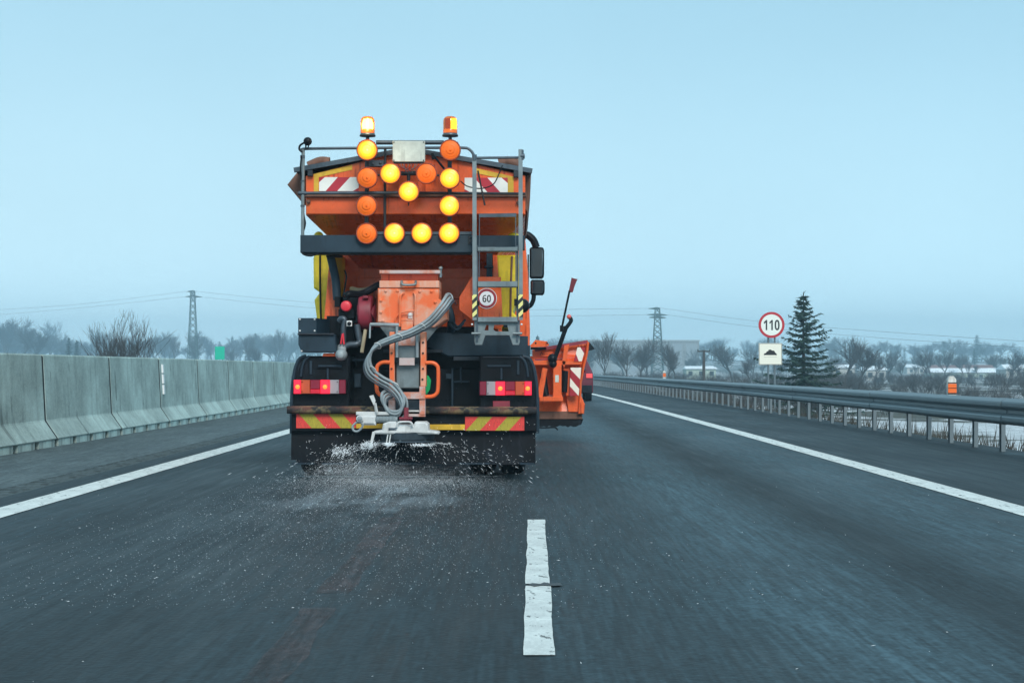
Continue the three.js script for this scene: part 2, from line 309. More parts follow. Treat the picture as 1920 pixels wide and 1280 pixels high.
{ // lane dashes; the near one is split by a cold joint in the asphalt
  const near = P(1006, 975, F * CAMH / (975 - VY)), foot = P(1011, 1230, F * CAMH / (1230 - VY));
  const turn = Math.atan2(foot.x - near.x, foot.z - near.z);
  const half = 0.061, d0 = -foot.z, d1 = -near.z, crack = F * CAMH / (1098 - VY);
  for (const [a, b, s] of [[d0, crack - 0.035, 5], [crack + 0.05, d1, 6]]) {
    const g = ragged(-half, half, a, b, s, 0.005, 0.008); const p = g.attributes.position;
    for (let i = 0; i < p.count; i++) p.setX(i, p.getX(i) + foot.x + (-p.getZ(i) - d0) * (near.x - foot.x) / (d1 - d0) - bendX(-p.getZ(i)));
    marking('lane_dash', g);
  }
  const cr = [[-0.03, 0], [-0.01, 0.03], [0.03, 0.01], [0.05, 0.05], [0.08, 0.02], [0.13, 0.03], [0.14, -0.03], [0.09, -0.04], [0.04, -0.02], [0, -0.05]];
  const s = new THREE.ShapeGeometry(new THREE.Shape(cr.map(([x, y]) => new THREE.Vector2(x - 0.01, y * 1.6)))); s.rotateX(-Math.PI / 2); s.translate(0.10, 0.0085, -crack);
  marking('tar_patch', s, paint(0.022, 0.026, 0.028, { roughness: 0.5 }));
  for (let k = 1; k < 8; k++) marking('lane_dash', ragged(0.03, 0.155, d0 + 18 * k, d0 + 18 * k + 6, 7 + k, 0.005));
  for (const [a, b, s2] of [[-2, 7.7, 31], [8.2, 12.4, 33]])                        // reddish ghost of an old temporary line
    marking('old_line', ragged(-0.955, -0.80, a, b, s2, 0.004, 0.03), oldPaint);
}

// ---------------------------------------------------------------- concrete barrier, 4 m elements
const cA = tile(71, 44, 3, 3), cB = tile(72, 9, 7, 5), cC = tile(73, 128, 128, 2), cD = tile(74, 34, 2, 3);
TEX.concrete = dataTex(1024, (u, v, c) => {
  const st = sstep(0.50, 0.78, cA(u, v)), bl = cB(u, v) - 0.5, gr = cC(u, v) - 0.5, dr = sstep(0.62, 0.8, cD(u, v)) * sstep(0.45, 0.6, cB(v, u));
  const k = 0.80 + 0.32 * bl - 0.06 * st - 0.20 * dr + 0.10 * gr;
  c[0] = k * 0.985; c[1] = k * 1.0; c[2] = k * 0.965;
}, true, 1 / 4.7, 1 / 3.1);
TEX.concreteBump = dataTex(512, (u, v, c) => { const k = 0.5 + 0.5 * (cC(u, v) - 0.5) + 0.4 * (cB(u, v) - 0.5); c[0] = c[1] = c[2] = k; }, false, 0.7, 0.7);
const concrete = paint(0.62, 0.76, 0.77, { map: TEX.concrete, roughness: 0.85, bumpMap: TEX.concreteBump, bumpScale: 0.006 });
{
  const LEN = 4.0, GAP = 0.09;
  const sec = [[0.21, 0.10], [0.215, 0.115], [0.055, 0.345], [0.045, 0.37], [0.0, 1.27], [-0.012, 1.29], [-0.19, 1.29], [-0.20, 1.27], [-0.245, 0.37], [-0.255, 0.345], [-0.415, 0.115], [-0.41, 0.10]];
  const bodyGeo = [0, 1, 2, 3].map(v => {                  // four casts, each with its own weathering
    const s = new THREE.Shape(sec.map(([x, y]) => new THREE.Vector2(x, y)));
    const g = new THREE.ExtrudeGeometry(s, { depth: LEN - GAP - 0.016, bevelEnabled: true, bevelThickness: 0.008, bevelSize: 0.008, bevelOffset: -0.008, bevelSegments: 1 });
    g.translate(0, 0, -LEN + GAP / 2 + 0.008); const q = boxUV(g), uv = q.attributes.uv; for (let i = 0; i < uv.count; i++) uv.setXY(i, uv.getX(i) + v * 1.37, uv.getY(i) + v * 0.61); return q;
  });
  const jointGeo = boxUV(new THREE.ExtrudeGeometry(new THREE.Shape(sec.map(([x, y], i) => new THREE.Vector2(x * 0.97 - 0.004, y - (y > 1.2 ? 0.02 : 0)))), { depth: GAP - 0.004, bevelEnabled: false })).translate(0, 0, -GAP / 2 + 0.002);
  const footGeo = boxUV(new THREE.BoxGeometry(0.60, 0.11, 0.80)).translate(-0.10, 0.045, 0);
  const D0 = 23.95 - 4;
  const where = ['cut by the left edge of the picture', 'second of the row from the left', 'third of the row, left of the reflector strip', 'carrying the white reflector strip', 'just past the reflector strip', 'sixth of the row from the left', 'seventh of the row from the left', 'last one seen before the truck'];
  for (let k = 0; k < 24; k++) {
    const d = D0 + k * LEN, o = thing('concrete_barrier', k < 8 ? `grey concrete barrier element ${where[k]}` : 'grey concrete barrier element hidden behind the salt truck', 'barrier', [-6.60 + bendX(d), 0, -d], k < 8 ? 'concrete barrier along the median' : 'barrier elements hidden by the truck');
    o.rotation.y = Math.atan2(-(bendX(d + LEN) - bendX(d)), LEN) * -1 * -1;
    const b = new THREE.Mesh(bodyGeo[(k * 3 + (k >> 2)) % 4], concrete); b.name = 'wall'; b.castShadow = b.receiveShadow = true; o.add(b);
    const jn = new THREE.Mesh(jointGeo, M.rubber); jn.name = 'joint_filler'; jn.receiveShadow = true; o.add(jn);
    for (let f = 0; f < 4; f++) { const q = new THREE.Mesh(footGeo, concrete); q.name = 'foot'; q.position.z = -0.5 - f; q.castShadow = q.receiveShadow = true; o.add(q); }
  }
  const dr = D0 + 3 * LEN + 0.22, r = thing('barrier_reflector', 'white three-piece reflector strip fixed upright on the concrete barrier', 'reflector', [-6.58 + bendX(dr), 0.55, -dr]);
  const pm = paint(0.82, 0.84, 0.84, { roughness: 0.35 });
  [[1.17, 1.01], [0.985, 0.81], [0.785, 0.61]].forEach(([t, b]) => { const xm = y => -6.60 + bendX(dr) + (1.27 - y) * 0.05; mesh('plate', hull([V(xm(t) - 0.01, t, -dr), V(xm(b) - 0.01, b, -dr), V(xm(t) + 0.03, t, -dr), V(xm(b) + 0.03, b, -dr), V(xm(t) - 0.01, t, -dr - 0.13), V(xm(b) - 0.01, b, -dr - 0.13), V(xm(t) + 0.022, t, -dr - 0.13), V(xm(b) + 0.022, b, -dr - 0.13)]), pm, r); });
}

// ---------------------------------------------------------------- guardrail on the right
{
  const X = 6.38, g = thing('guardrail', 'galvanised steel guardrail with closely set posts along the right shoulder', 'guardrail', [X, 0, -18]);
  const w = [[0.012, 0.70], [-0.012, 0.705], [-0.080, 0.665], [-0.086, 0.645], [-0.086, 0.605], [-0.078, 0.588], [-0.008, 0.552], [-0.008, 0.512], [-0.078, 0.476], [-0.086, 0.458], [-0.086, 0.418], [-0.080, 0.400], [-0.012, 0.362], [0.012, 0.366]];
  const back = w.map(([x, y]) => [x + 0.010, y]).reverse();
  const shape = new THREE.Shape([...w, ...back].map(([x, y]) => new THREE.Vector2(x, y)));
  const beam = new THREE.ExtrudeGeometry(shape, { depth: 4.3, bevelEnabled: false }); beam.translate(0, 0, -4.3);
  const beamG = boxUV(beam);
  const postG = boxUV(mergeGeometries([new THREE.BoxGeometry(0.055, 0.95, 0.006).toNonIndexed(), new THREE.BoxGeometry(0.055, 0.95, 0.006).translate(0, 0, -0.10).toNonIndexed(), new THREE.BoxGeometry(0.006, 0.95, 0.094).translate(0.026, 0, -0.05).toNonIndexed()])).translate(0.065, 0.17, 0);
  const spacerG = boxUV(new THREE.BoxGeometry(0.034, 0.28, 0.09)).translate(0.022, 0.533, -0.05);
  const reflG = boxUV(new THREE.BoxGeometry(0.02, 0.03, 0.03));
  for (let d = 14, k = 0; d < 150; d += 4, k++) {
    const o = new THREE.Mesh(beamG, M.galv); o.name = 'rail'; o.position.set(bendX(d) + (k % 2) * 0.010, (k % 2) * 0.003, 18 - d); o.rotation.y = -Math.atan2(bendX(d) - bendX(d + 4), 4) * -1; o.castShadow = o.receiveShadow = true; g.add(o);
  }
  for (let d = 14.55; d < 150; d += 1.305) {
    const o = new THREE.Mesh(postG, M.galv); o.name = 'post'; o.position.set(bendX(d), 0, 18 - d); o.castShadow = o.receiveShadow = true; g.add(o);
    const s = new THREE.Mesh(spacerG, M.galv); s.name = 'spacer'; o.add(s); s.castShadow = true;
  }
}
// delineator posts just behind the rail
for (const [px, top, d, label] of [[1786, 705, 25.6, 'white delineator post with orange band near the right picture edge'], [1246, 695, 74, 'distant white delineator post with red band beyond the guardrail']]) {
  const c = P(px, top, d), o = thing('delineator_post', label, 'delineator', [c.x, 0.42, c.z], 'delineator posts behind the guardrail'), w = 0.062, sh = new THREE.Shape([[-w, 0.42], [w, 0.42], [w, c.y - 0.05], [w * 0.4, c.y], [-w * 0.7, c.y], [-w, c.y - 0.05]].map(q => new THREE.Vector2(...q)));
  mesh('post', new THREE.ExtrudeGeometry(sh, { depth: 0.08, bevelEnabled: true, bevelSize: 0.006, bevelThickness: 0.006, bevelSegments: 1, bevelOffset: -0.006 }).translate(c.x, 0, c.z - 0.08), paint(0.78, 0.78, 0.74, { map: TEX.grime, roughness: 0.6 }), o);
  const om = paint(0.95, 0.16, 0.015, { roughness: 0.35 });
  for (const [a, b] of [[0.115, 0.175], [0.185, 0.25]]) mesh('reflector', new THREE.BoxGeometry(0.125, b - a, 0.016).translate(c.x, c.y - (a + b) / 2, c.z + 0.010), om, o);
  for (const y of [0.10, 0.18, 0.262]) mesh('black_band', new THREE.BoxGeometry(0.128, 0.012, 0.012).translate(c.x, c.y - y, c.z + 0.010), M.black, o);
}

// ---------------------------------------------------------------- road sign
{
  const d = 50, c = P(1447, 609, d), s = thing('speed_limit_sign', 'round red-rimmed 110 speed limit sign over a white plate on twin poles', 'road sign', [c.x, -1, c.z]);
  for (const px of [1441, 1453]) { const p = P(px, 600, d + 0.08); mesh('pole', rod(V(p.x, -1.2, p.z), V(p.x, p.y, p.z), 0.03), M.galv, s); }
  const R = 24.5 / F * d, face = new THREE.CylinderGeometry(R, R, 0.02, 48).rotateX(Math.PI / 2).translate(c.x, c.y, c.z);
  mesh('backing', face, paint(0.45, 0.47, 0.48, { roughness: 0.5, metalness: 0.3 }), s);
  mesh('sign_face', new THREE.CircleGeometry(R * 0.995, 48).translate(c.x, c.y, c.z + 0.0135), printed(512, 512, (x, w) => {
    x.fillStyle = '#b3202f'; x.fillRect(0, 0, w, w); x.fillStyle = '#e4e8e0'; x.beginPath(); x.arc(w / 2, w / 2, w * 0.405, 0, 7); x.fill();
    x.fillStyle = '#15191c'; x.font = 'bold 250px sans-serif'; x.textAlign = 'center'; x.textBaseline = 'middle'; x.save(); x.translate(w / 2, w / 2 + 6); x.scale(0.80, 1.12); x.fillText('110', 0, 0); x.restore();
  }), s, true);
  const a = P(1423, 643, d), b = P(1467, 684, d);
  mesh('lower_plate', rect(1423, 643, 1467, 684, d, 0.02, 0.004), paint(0.45, 0.47, 0.48, { roughness: 0.5, metalness: 0.3 }), s);
  mesh('symbol_face', new THREE.PlaneGeometry(b.x - a.x - 0.01, a.y - b.y - 0.01).translate((a.x + b.x) / 2, (a.y + b.y) / 2, a.z + 0.004), printed(440, 410, (x, w, h) => {
    x.fillStyle = '#ebe8d8'; x.fillRect(0, 0, w, h); x.strokeStyle = '#23282b'; x.lineWidth = 7; x.strokeRect(8, 8, w - 16, h - 16);
    x.fillStyle = '#15191c'; x.beginPath(); [[92, 226], [100, 196], [138, 184], [146, 158], [176, 150], [186, 124], [226, 120], [250, 138], [292, 142], [310, 178], [334, 196], [346, 226]].forEach(([u, v], i) => i ? x.lineTo(u, v) : x.moveTo(u, v)); x.closePath(); x.fill();
    x.fillStyle = '#b9b7ac'; x.fillRect(92, 258, 250, 8);
  }), s, true);
}

// ---------------------------------------------------------------- the salt truck
const TB = V(-1.03, 0, -18);
const truck = thing('salt_truck', 'orange winter service truck with amber arrow lamps spreading salt, snowplough in front', 'truck', [TB.x, TB.y, TB.z]);
const tp = (name, geos, m, parent = truck, keep) => mesh(name, geos, m, parent, keep);
{ // hopper
  const h = group('hopper', truck), D = 16.9, L = 4.1;
  tp('rear_wall', prism([[573, 402], [985, 402], [985, 329], [797, 286], [767, 282], [737, 287], [573, 330]], D, 0.06, 0.006), M.orange, h);
  tp('body', prism([[575, 401], [983, 401], [983, 330], [767, 286], [575, 331]], D + 0.06, L, 0), M.orange, h);
  tp('lower_ledge', rect(573, 369, 985, 402, D - 0.035, 0.035, 0.012), M.orange, h);
  tp('ledge_shelf', rect(568, 361, 987, 369, D - 0.09, 0.09, 0.006), M.brown, h);
  const b0 = 18.5;
  tp('sloped_wall', hull([P(573, 403, D), P(985, 403, D), P(573, 403, D, D + L), P(985, 403, D, D + L), P(650, 486, D, b0), P(908, 486, D, b0), P(650, 486, D, D + L - 0.4), P(908, 486, D, D + L - 0.4)]), M.orange, h);
  tp('trough', rect(634, 474, 932, 622, b0, 2.6, 0.01), M.orange, h);
  tp('trough_flange', rect(668, 520, 905, 560, b0 - 0.03, 0.03, 0.006), M.orange, h);
  // gabled frame of the cover
  tp('cover_rim', [bar([551, 319, D - 0.03], [768, 279.5, D - 0.03], 0.045, 0.05), bar([766, 279.5, D - 0.03], [998, 320.5, D - 0.03], 0.045, 0.05)], M.tubeSteel, h);
  tp('cover', [hull([P(553, 318, D), P(768, 280, D), P(553, 318, D, D + L), P(768, 280, D, D + L), P(553, 321, D), P(768, 283, D), P(553, 321, D, D + L), P(768, 283, D, D + L)]), hull([P(768, 280, D), P(996, 320, D), P(768, 280, D, D + L), P(996, 320, D, D + L), P(768, 283, D), P(996, 323, D), P(768, 283, D, D + L), P(996, 323, D, D + L)])], M.darkSteel, h);
  tp('cover_roll', [tube([P(578, 312, D + 0.12), P(600, 303, D + 0.12), P(618, 304, D + 0.12)], 0.05, 10)], M.brown, h);
  tp('cover_roll', [tube([P(935, 306, D + 0.12), P(955, 302, D + 0.12), P(975, 310, D + 0.12)], 0.05, 10)], M.brown, h);
  // side flanges
  tp('side_flange', prism([[557, 322], [538, 346], [567, 381], [574, 372], [574, 330]], D + 0.25, L - 0.4, 0.01), M.brown, h);
  tp('side_flange', prism([[996, 324], [994, 372], [989, 398], [983, 392], [983, 330]], D + 0.25, L - 0.4, 0.01), M.brown, h);
  tps('corner_bracket', [rect(576, 318, 586, 330, D - 0.05, 0.05), rect(963, 318, 973, 332, D - 0.05, 0.05)], M.darkSteel, h);
  tps('pull_knob', [blob(578, 378, D - 0.06, 0.022), blob(972, 380, D - 0.06, 0.022)], M.brown, h);
  // yellow outline and red-white boards
  tp('yellow_outline', prism([[588, 360], [588, 326], [660, 309], [660, 318], [597, 332], [597, 360]], D - 0.006, 0.006, 0), M.trim, h);
  tp('yellow_outline', prism([[892, 315], [892, 324], [952, 338], [952, 361], [963, 361], [963, 331]], D - 0.006, 0.006, 0), M.trim, h);
  const stripes = (flip) => printed(360, 130, (x, w, hh) => {
    x.fillStyle = '#e9ebe6'; x.fillRect(0, 0, w, hh); x.fillStyle = '#b01f33'; if (flip) { x.translate(w, 0); x.scale(-1, 1); }
    for (const a of [[[-20, 0], [52, 0], [-20, 66]], [[170, 0], [282, 0], [165, hh], [60, hh]], [[w + 6, 96], [w + 6, hh], [310, hh]]]) { x.beginPath(); a.forEach(([u, v], i) => i ? x.lineTo(u, v) : x.moveTo(u, v)); x.fill(); }
  });
  const board = (x0, y0, x1, y1, d, m, parent, name = 'striped_board') => { const a = P(x0, y0, d), b = P(x1, y1, d); return tp(name, new THREE.BoxGeometry(b.x - a.x, a.y - b.y, 0.008).translate((a.x + b.x) / 2, (a.y + b.y) / 2, -d - 0.004), m, parent, true); };
  board(598, 332, 672, 358, D - 0.008, stripes(false), h); board(871, 333, 952, 361, D - 0.008, stripes(true), h);

  h.userData.label = 'orange salt hopper with yellow outline and red-white boards';
}
const plateAt = (name, x0, y0, x1, y1, d, m, parent) => { const a = P(x0, y0, d), b = P(x1, y1, d); return tp(name, new THREE.BoxGeometry(b.x - a.x, a.y - b.y, 0.008).translate((a.x + b.x) / 2, (a.y + b.y) / 2, -d - 0.004), m, parent, true); };

// lamp frame, rails
{
  const f = group('lamp_frame', truck), d = 16.68;
  tp('upright', rod([688, 262, d], [687, 470, d], 0.022), M.darkSteel, f);
  tp('upright', rod([843, 262, d], [843, 462, d], 0.022), M.darkSteel, f);
  tp('upright', rod([722, 278, d + 0.04], [721, 452, d + 0.04], 0.014), M.darkSteel, f);
  tp('crossbar', rod([690, 437, d], [843, 437, d], 0.013), M.tubeSteel, f);
  tp('crossbar', rod([738, 325, d], [794, 325, d], 0.022), M.darkSteel, f);
  tp('drop_arm', rod([766, 325, d], [766, 386, d], 0.02, 0.006), M.darkSteel, f);
  tp('crossbar', rod([690, 331, d], [731, 325, d], 0.011), M.darkSteel, f);
  tp('crossbar', rod([799, 326, d], [843, 331, d], 0.011), M.darkSteel, f);
  tp('top_bar', rod([705, 267, d], [832, 267, d], 0.022), M.tubeSteel, f);
  tp('stub_pipe', tube([[684, 458, d], [684, 468, d], [688, 474, d], [698, 474, d]], 0.016), M.tubeSteel, f);
  tp('motor_bracket', [rect(692, 300, 722, 312, d + 0.05, 0.08), bolt(699, 307, d + 0.05, 0.015), bolt(713, 305, d + 0.05, 0.015)], M.tubeSteel, f);
  const r = group('handrail', truck), e = 16.62;
  tp('rail_tube', tube([[563, 281, e], [570, 279, e], [620, 278, e], [735, 277, e], [805, 277, e], [868, 277, e], [880, 280, e], [887, 288, e], [890, 300, e]], 0.014, 60), M.tubeSteel, r);
  tp('rail_tube', rod([558, 362, e], [745, 361, e], 0.015), M.tubeSteel, r);
  tp('rail_tube', rod([745, 361, e + 0.1], [985, 363, e + 0.1], 0.013), M.darkSteel, r);
  tp('rail_post', rod([568, 280, e], [567, 442, e], 0.017), M.steel, r);
  tps('rail_clamp', [rod([567, 291, e], [567, 297, e], 0.024), rod([567, 338, e], [567, 341, e], 0.02), rod([567, 384, e], [567, 388, e], 0.021), rod([560, 362, e], [574, 362, e], 0.022)], M.tubeSteel, r);
  tp('cable', tube([[566, 285, e - 0.03], [561, 280, e - 0.03], [562, 273, e - 0.03], [569, 268, e - 0.03], [574, 266, e - 0.03]], 0.010, 30), M.black, r);
  tp('cable', tube([[565, 292, e - 0.03], [563, 315, e - 0.03], [565, 345, e], [569, 400, e], [572, 418, e], [569, 432, e], [565, 440, e]], 0.008, 50), M.black, r);
  const w = group('work_lamp', truck);
  tp('lamp_housing', (() => { const p = P(576.5, 265, 16.55); return new THREE.SphereGeometry(0.042, 16, 12).scale(1, 1, 0.8).translate(p.x, p.y, p.z); })(), M.black, w);
  tps('bracket', [rod([573, 271, 16.58], [573, 279, 16.6], 0.008), rod([579, 271, 16.58], [576, 280, 16.6], 0.006)], M.tubeSteel, w);
  // control box with its bundle of wires
  const c = group('junction_box', truck);
  tp('cover_plate', rect(736, 264, 796.5, 303, 16.55, 0.07, 0.004), M.plate, c);
  for (const [x, y] of [[738.5, 266.5], [794, 266.5], [738.5, 300.5], [794, 300.5]]) tp('screw', bolt(x, y, 16.55, 0.006), M.darkSteel, c);
  tp('gland_strip', rect(738, 303, 795, 306, 16.57, 0.05), M.darkSteel, c);
  const R = rng(8);
  for (let k = 0; k < 11; k++) { const x = 748 + k * 4.2; tp('wire', tube([[x, 305, 16.58], [x + (R() - 0.5) * 4, 311, 16.58], [756 + R() * 22, 320 + R() * 4, 16.62]], 0.0035, 10), k % 3 ? M.steel : M.maroon, c); }
}
// amber lamps of the arrow board
{
  const glow = (r, g, b, k = 1) => new THREE.MeshStandardMaterial({ color: new THREE.Color().setRGB(r * 0.6, g * 0.6, b * 0.4), emissive: new THREE.Color().setRGB(r, g, b), emissiveIntensity: k / EXPO, roughness: 0.3 });
  const lit = [glow(1.0, 0.28, 0.008, 0.9), glow(1.0, 0.40, 0.012, 1.0), glow(1.0, 0.55, 0.02, 1.0), glow(1.0, 0.76, 0.10, 1.2)], bulb = glow(1, 0.86, 0.30, 1.1);
  const amber = paint(0.98, 0.17, 0.015, { roughness: 0.45, specularIntensity: 0.5 }), rimRed = paint(0.30, 0.05, 0.02, { roughness: 0.5 });
  const lensR = tile(81, 12, 12, 2);
  const at = [[688, 281, 1], [844, 281, 0], [688, 333, 0], [731.5, 325, 1], [799.5, 325, 0], [843, 334, 1], [766, 359, 1], [687, 385.5, 0], [842.5, 385.5, 1], [687, 437.5, 0], [739, 437, 1], [790.5, 437, 1], [842, 437, 1]];
  for (const [x, y, on] of at) {
    const L = group('warning_lamp', truck), d = 16.5, k = F / d, R = 20 / k;
    tp('housing', toward(fan([[0, -0.14], [0.045, -0.14], [0.085, -0.06], [R, -0.03], [R, 0.006], [R - 0.006, 0.014], [R - 0.011, 0.006]]), x, y, d), on ? rimRed : rimRed, L);
    // stepped lens: three moulded zones
    const dome = r => 0.022 * (1 - (r / R) ** 2), zone = (r0, r1, lift) => { const p = []; for (let i = 0; i <= 6; i++) { const r = mix(r0, r1, i / 6); p.push([r, dome(r) + lift + 0.0012 * (i % 2)]); } p.push([r1, -0.01]); return toward(fan(p.reverse()), x, y, d); };
    tp('lens', zone(R * 0.84, R * 0.955, 0), on ? lit[0] : amber, L);
    tp('lens', zone(R * 0.68, R * 0.84, 0.0015), on ? lit[1] : amber, L);
    tp('lens', zone(R * 0.42, R * 0.68, 0.003), on ? lit[2] : amber, L);
    tp('lens', zone(0, R * 0.42, 0.006), on ? lit[3] : amber, L);
    tp('lens_nipple', toward(fan([[0, 0.012], [R * 0.09, 0.008], [R * 0.1, 0]].reverse()), x + 0.3, y, d - 0.028), on ? bulb : amber, L);
    for (const a of [0.7, 2.4, 3.9, 5.5]) tp('screw', bolt(x + Math.cos(a) * 20, y + Math.sin(a) * 20, d + 0.01, 0.005), M.darkSteel, L);
    if (on) { const p = P(x, y, d - 0.10), l = new THREE.PointLight(new THREE.Color(1, 0.5, 0.06), 0.03); l.position.copy(p).sub(TB); l.castShadow = true; l.shadow.radius = 5; truck.add(l); l.name = 'warning_light'; }
  }
  // rotating beacons
  for (const [x, on] of [[689, 1], [844, 0]]) {
    const b = group('beacon', truck), d = 16.62, top = P(x, 218, d).y, bot = P(x, 253.5, d).y, cx = P(x, 0, d).x, z = -d, r = 13.3 / F * d;
    const up = g => g.translate(cx, bot, z), H = top - bot;
    tp('foot', up(fan([[0, -0.012], [r * 1.12, -0.012], [r * 1.12, 0.004], [r, 0.010], [r, 0.03], [0, 0.03]])), M.tubeSteel, b);
    tp('stem', rod([x, 253, d], [x, 264, d], 0.018), M.darkSteel, b);
    const domeM = new THREE.MeshPhysicalMaterial({ color: new THREE.Color().setRGB(1.0, 0.42, 0.06), roughness: 0.08, transmission: 0.92, thickness: 0 });
    tp('collar', up(fan([[r * 1.01, 0.018], [r * 1.01, H * 0.29], [r * 0.9, H * 0.29]])), paint(0.95, 0.17, 0.015, { roughness: 0.25 }), b);
    tp('dome', up(fan([[r, H * 0.28], [r, H * 0.70], [r * 0.93, H * 0.86], [r * 0.72, H * 0.96], [r * 0.4, H * 0.995], [0, H]])), domeM, b);

    if (on) tp('lamp', up(fan([[0, H * 0.29], [r * 0.75, H * 0.30], [r * 0.8, H * 0.6], [r * 0.6, H * 0.84], [0, H * 0.9]].reverse())), glow(1.0, 0.95, 0.70, 22), b);
    else {
      tp('reflector', up(new THREE.CylinderGeometry(r * 0.78, r * 0.78, H * 0.58, 20, 1, true, Math.PI * 0.95, Math.PI * 1.1).translate(0, H * 0.58, 0)), paint(0.35, 0.05, 0.03, { roughness: 0.4 }), b);
      tp('lamp', up(new THREE.CylinderGeometry(r * 0.55, r * 0.55, H * 0.56, 16).translate(r * 0.34, H * 0.58, 0.01)), glow(1.0, 0.75, 0.12, 8), b);
    }
    if (on) { const l = new THREE.PointLight(new THREE.Color(1, 0.72, 0.3), 0.12); l.position.set(cx - TB.x, bot + H * 0.6, z + 0.16 - TB.z); l.castShadow = true; l.shadow.radius = 3; l.name = 'beacon_light'; truck.add(l); }
  }
}
// heavy cross beam and supports
{
  const b = group('cross_beam', truck), d = 16.55;
  tp('beam', rect(562.5, 440.5, 886, 473.5, d, 0.16, 0.006), M.slate, b);
  tp('beam', rect(886.3, 441, 984, 468, d + 0.1, 0.14, 0.006), M.slate, b);
  tp('beam_lip', rect(566, 473.7, 884, 477, d + 0.02, 0.12, 0.003), M.black, b);
  tp('end_plate', [rect(878, 443, 885, 458, d - 0.015, 0.015), bolt(881.5, 446, d - 0.015, 0.009), bolt(881.5, 454, d - 0.015, 0.009)], M.darkSteel, b);
  tp('top_strip', rect(692, 434, 884, 440, d + 0.05, 0.08), M.tubeSteel, b);
  tp('hanging_cable', tube([[566, 474, d], [572, 478, d], [582, 479.5, d], [592, 477, d], [600, 474, d]], 0.008, 30), M.black, b);
  tp('strut', [tube([[618, 474, 17.0], [624, 500, 17.0], [629, 525, 17.0], [632, 562, 17.0]], 0.042, 20)], M.slate, b);
  tps('strut_foot', [rect(627, 556, 644, 575, 16.95, 0.1), rect(611, 473, 640, 482, 16.9, 0.12)], M.black, b);
  tp('strut_cable', tube([[646, 506, 16.95], [649, 520, 16.95], [645, 545, 16.95], [643, 556, 16.95]], 0.008, 30), M.black, b);
  tp('strut', [rect(912, 474, 923, 520, 17.1, 0.06), rect(908, 498, 925, 502, 17.08, 0.07)], M.slate, b);
}
// brine tanks on either side, orange stiffeners
{
  const t = group('brine_tank', truck), d = 17.3;
  tp('tank_shell', [prism([[600, 466], [626, 470], [616, 602], [594, 602], [589, 562], [599, 548], [587.5, 540], [587, 484], [590, 474]], d, 2.9, 0.02)], M.yellow, t);
  tp('tank_seam', [tube([[600, 472, d - 0.012], [600, 540, d - 0.012], [601.5, 600, d - 0.012]], 0.010, 12)], M.black, t);
  tp('tank_cap', blob(597, 443, d, 0.05), M.yellow, t);
  const u = group('brine_tank', truck);
  tp('tank_shell', [prism([[930, 478], [976, 478], [976, 555], [966, 566], [962, 585], [972, 596], [971, 616], [940, 616]], d, 2.9, 0.02)], M.yellow, u);
  tp('tank_seam', [tube([[960, 480, d - 0.012], [958, 540, d - 0.012], [957, 612, d - 0.012]], 0.010, 12)], M.brown, u);
  tp('tank_cap', (() => { const p = P(963, 446, d); return new THREE.SphereGeometry(0.07, 14, 10).scale(1, 0.8, 1).translate(p.x, p.y, p.z); })(), M.yellow, u);
  tp('latch', rect(944, 608, 953, 614, d - 0.03, 0.03), M.black, u);
  tp('stiffener', prism([[617, 486], [624, 490], [640, 560], [642, 604], [607, 602]], 17.1, 0.03), M.orange);
  tp('stiffener', prism([[924, 478], [932, 478], [941, 618], [926, 616]], 17.12, 0.03), M.orange);
}
// number panel
{
  const s = group('side_panel', truck), d = 16.85;
  tp('panel', prism([[884, 519], [939, 519], [943, 612], [885, 600], [861, 581], [861, 557]], d, 0.03), M.orange, s);
  const c = P(912.5, 559.5, d), R = 19.3 / F * d;
  tp('number_disc', new THREE.CylinderGeometry(R, R, 0.006, 40).rotateX(Math.PI / 2).translate(c.x, c.y, -d + 0.004), M.white, s);
  tp('number_print', new THREE.CircleGeometry(R * 0.99, 40).translate(c.x, c.y, -d + 0.0085), printed(512, 512, (x, w) => {
    x.fillStyle = '#f2f2f0'; x.fillRect(0, 0, w, w); x.fillStyle = '#9c2334'; x.beginPath(); x.arc(w / 2, w / 2, w * 0.475, 0, 7); x.fill();
    x.fillStyle = '#eceef2'; x.beginPath(); x.arc(w / 2, w / 2, w * 0.355, 0, 7); x.fill(); x.fillStyle = '#101316'; x.font = 'bold 240px sans-serif'; x.textAlign = 'center'; x.textBaseline = 'middle';
    x.save(); x.translate(w / 2, w / 2 + 6); x.scale(0.86, 1.05); x.fillText('60', 0, 0); x.restore();
  }), s, true);
}
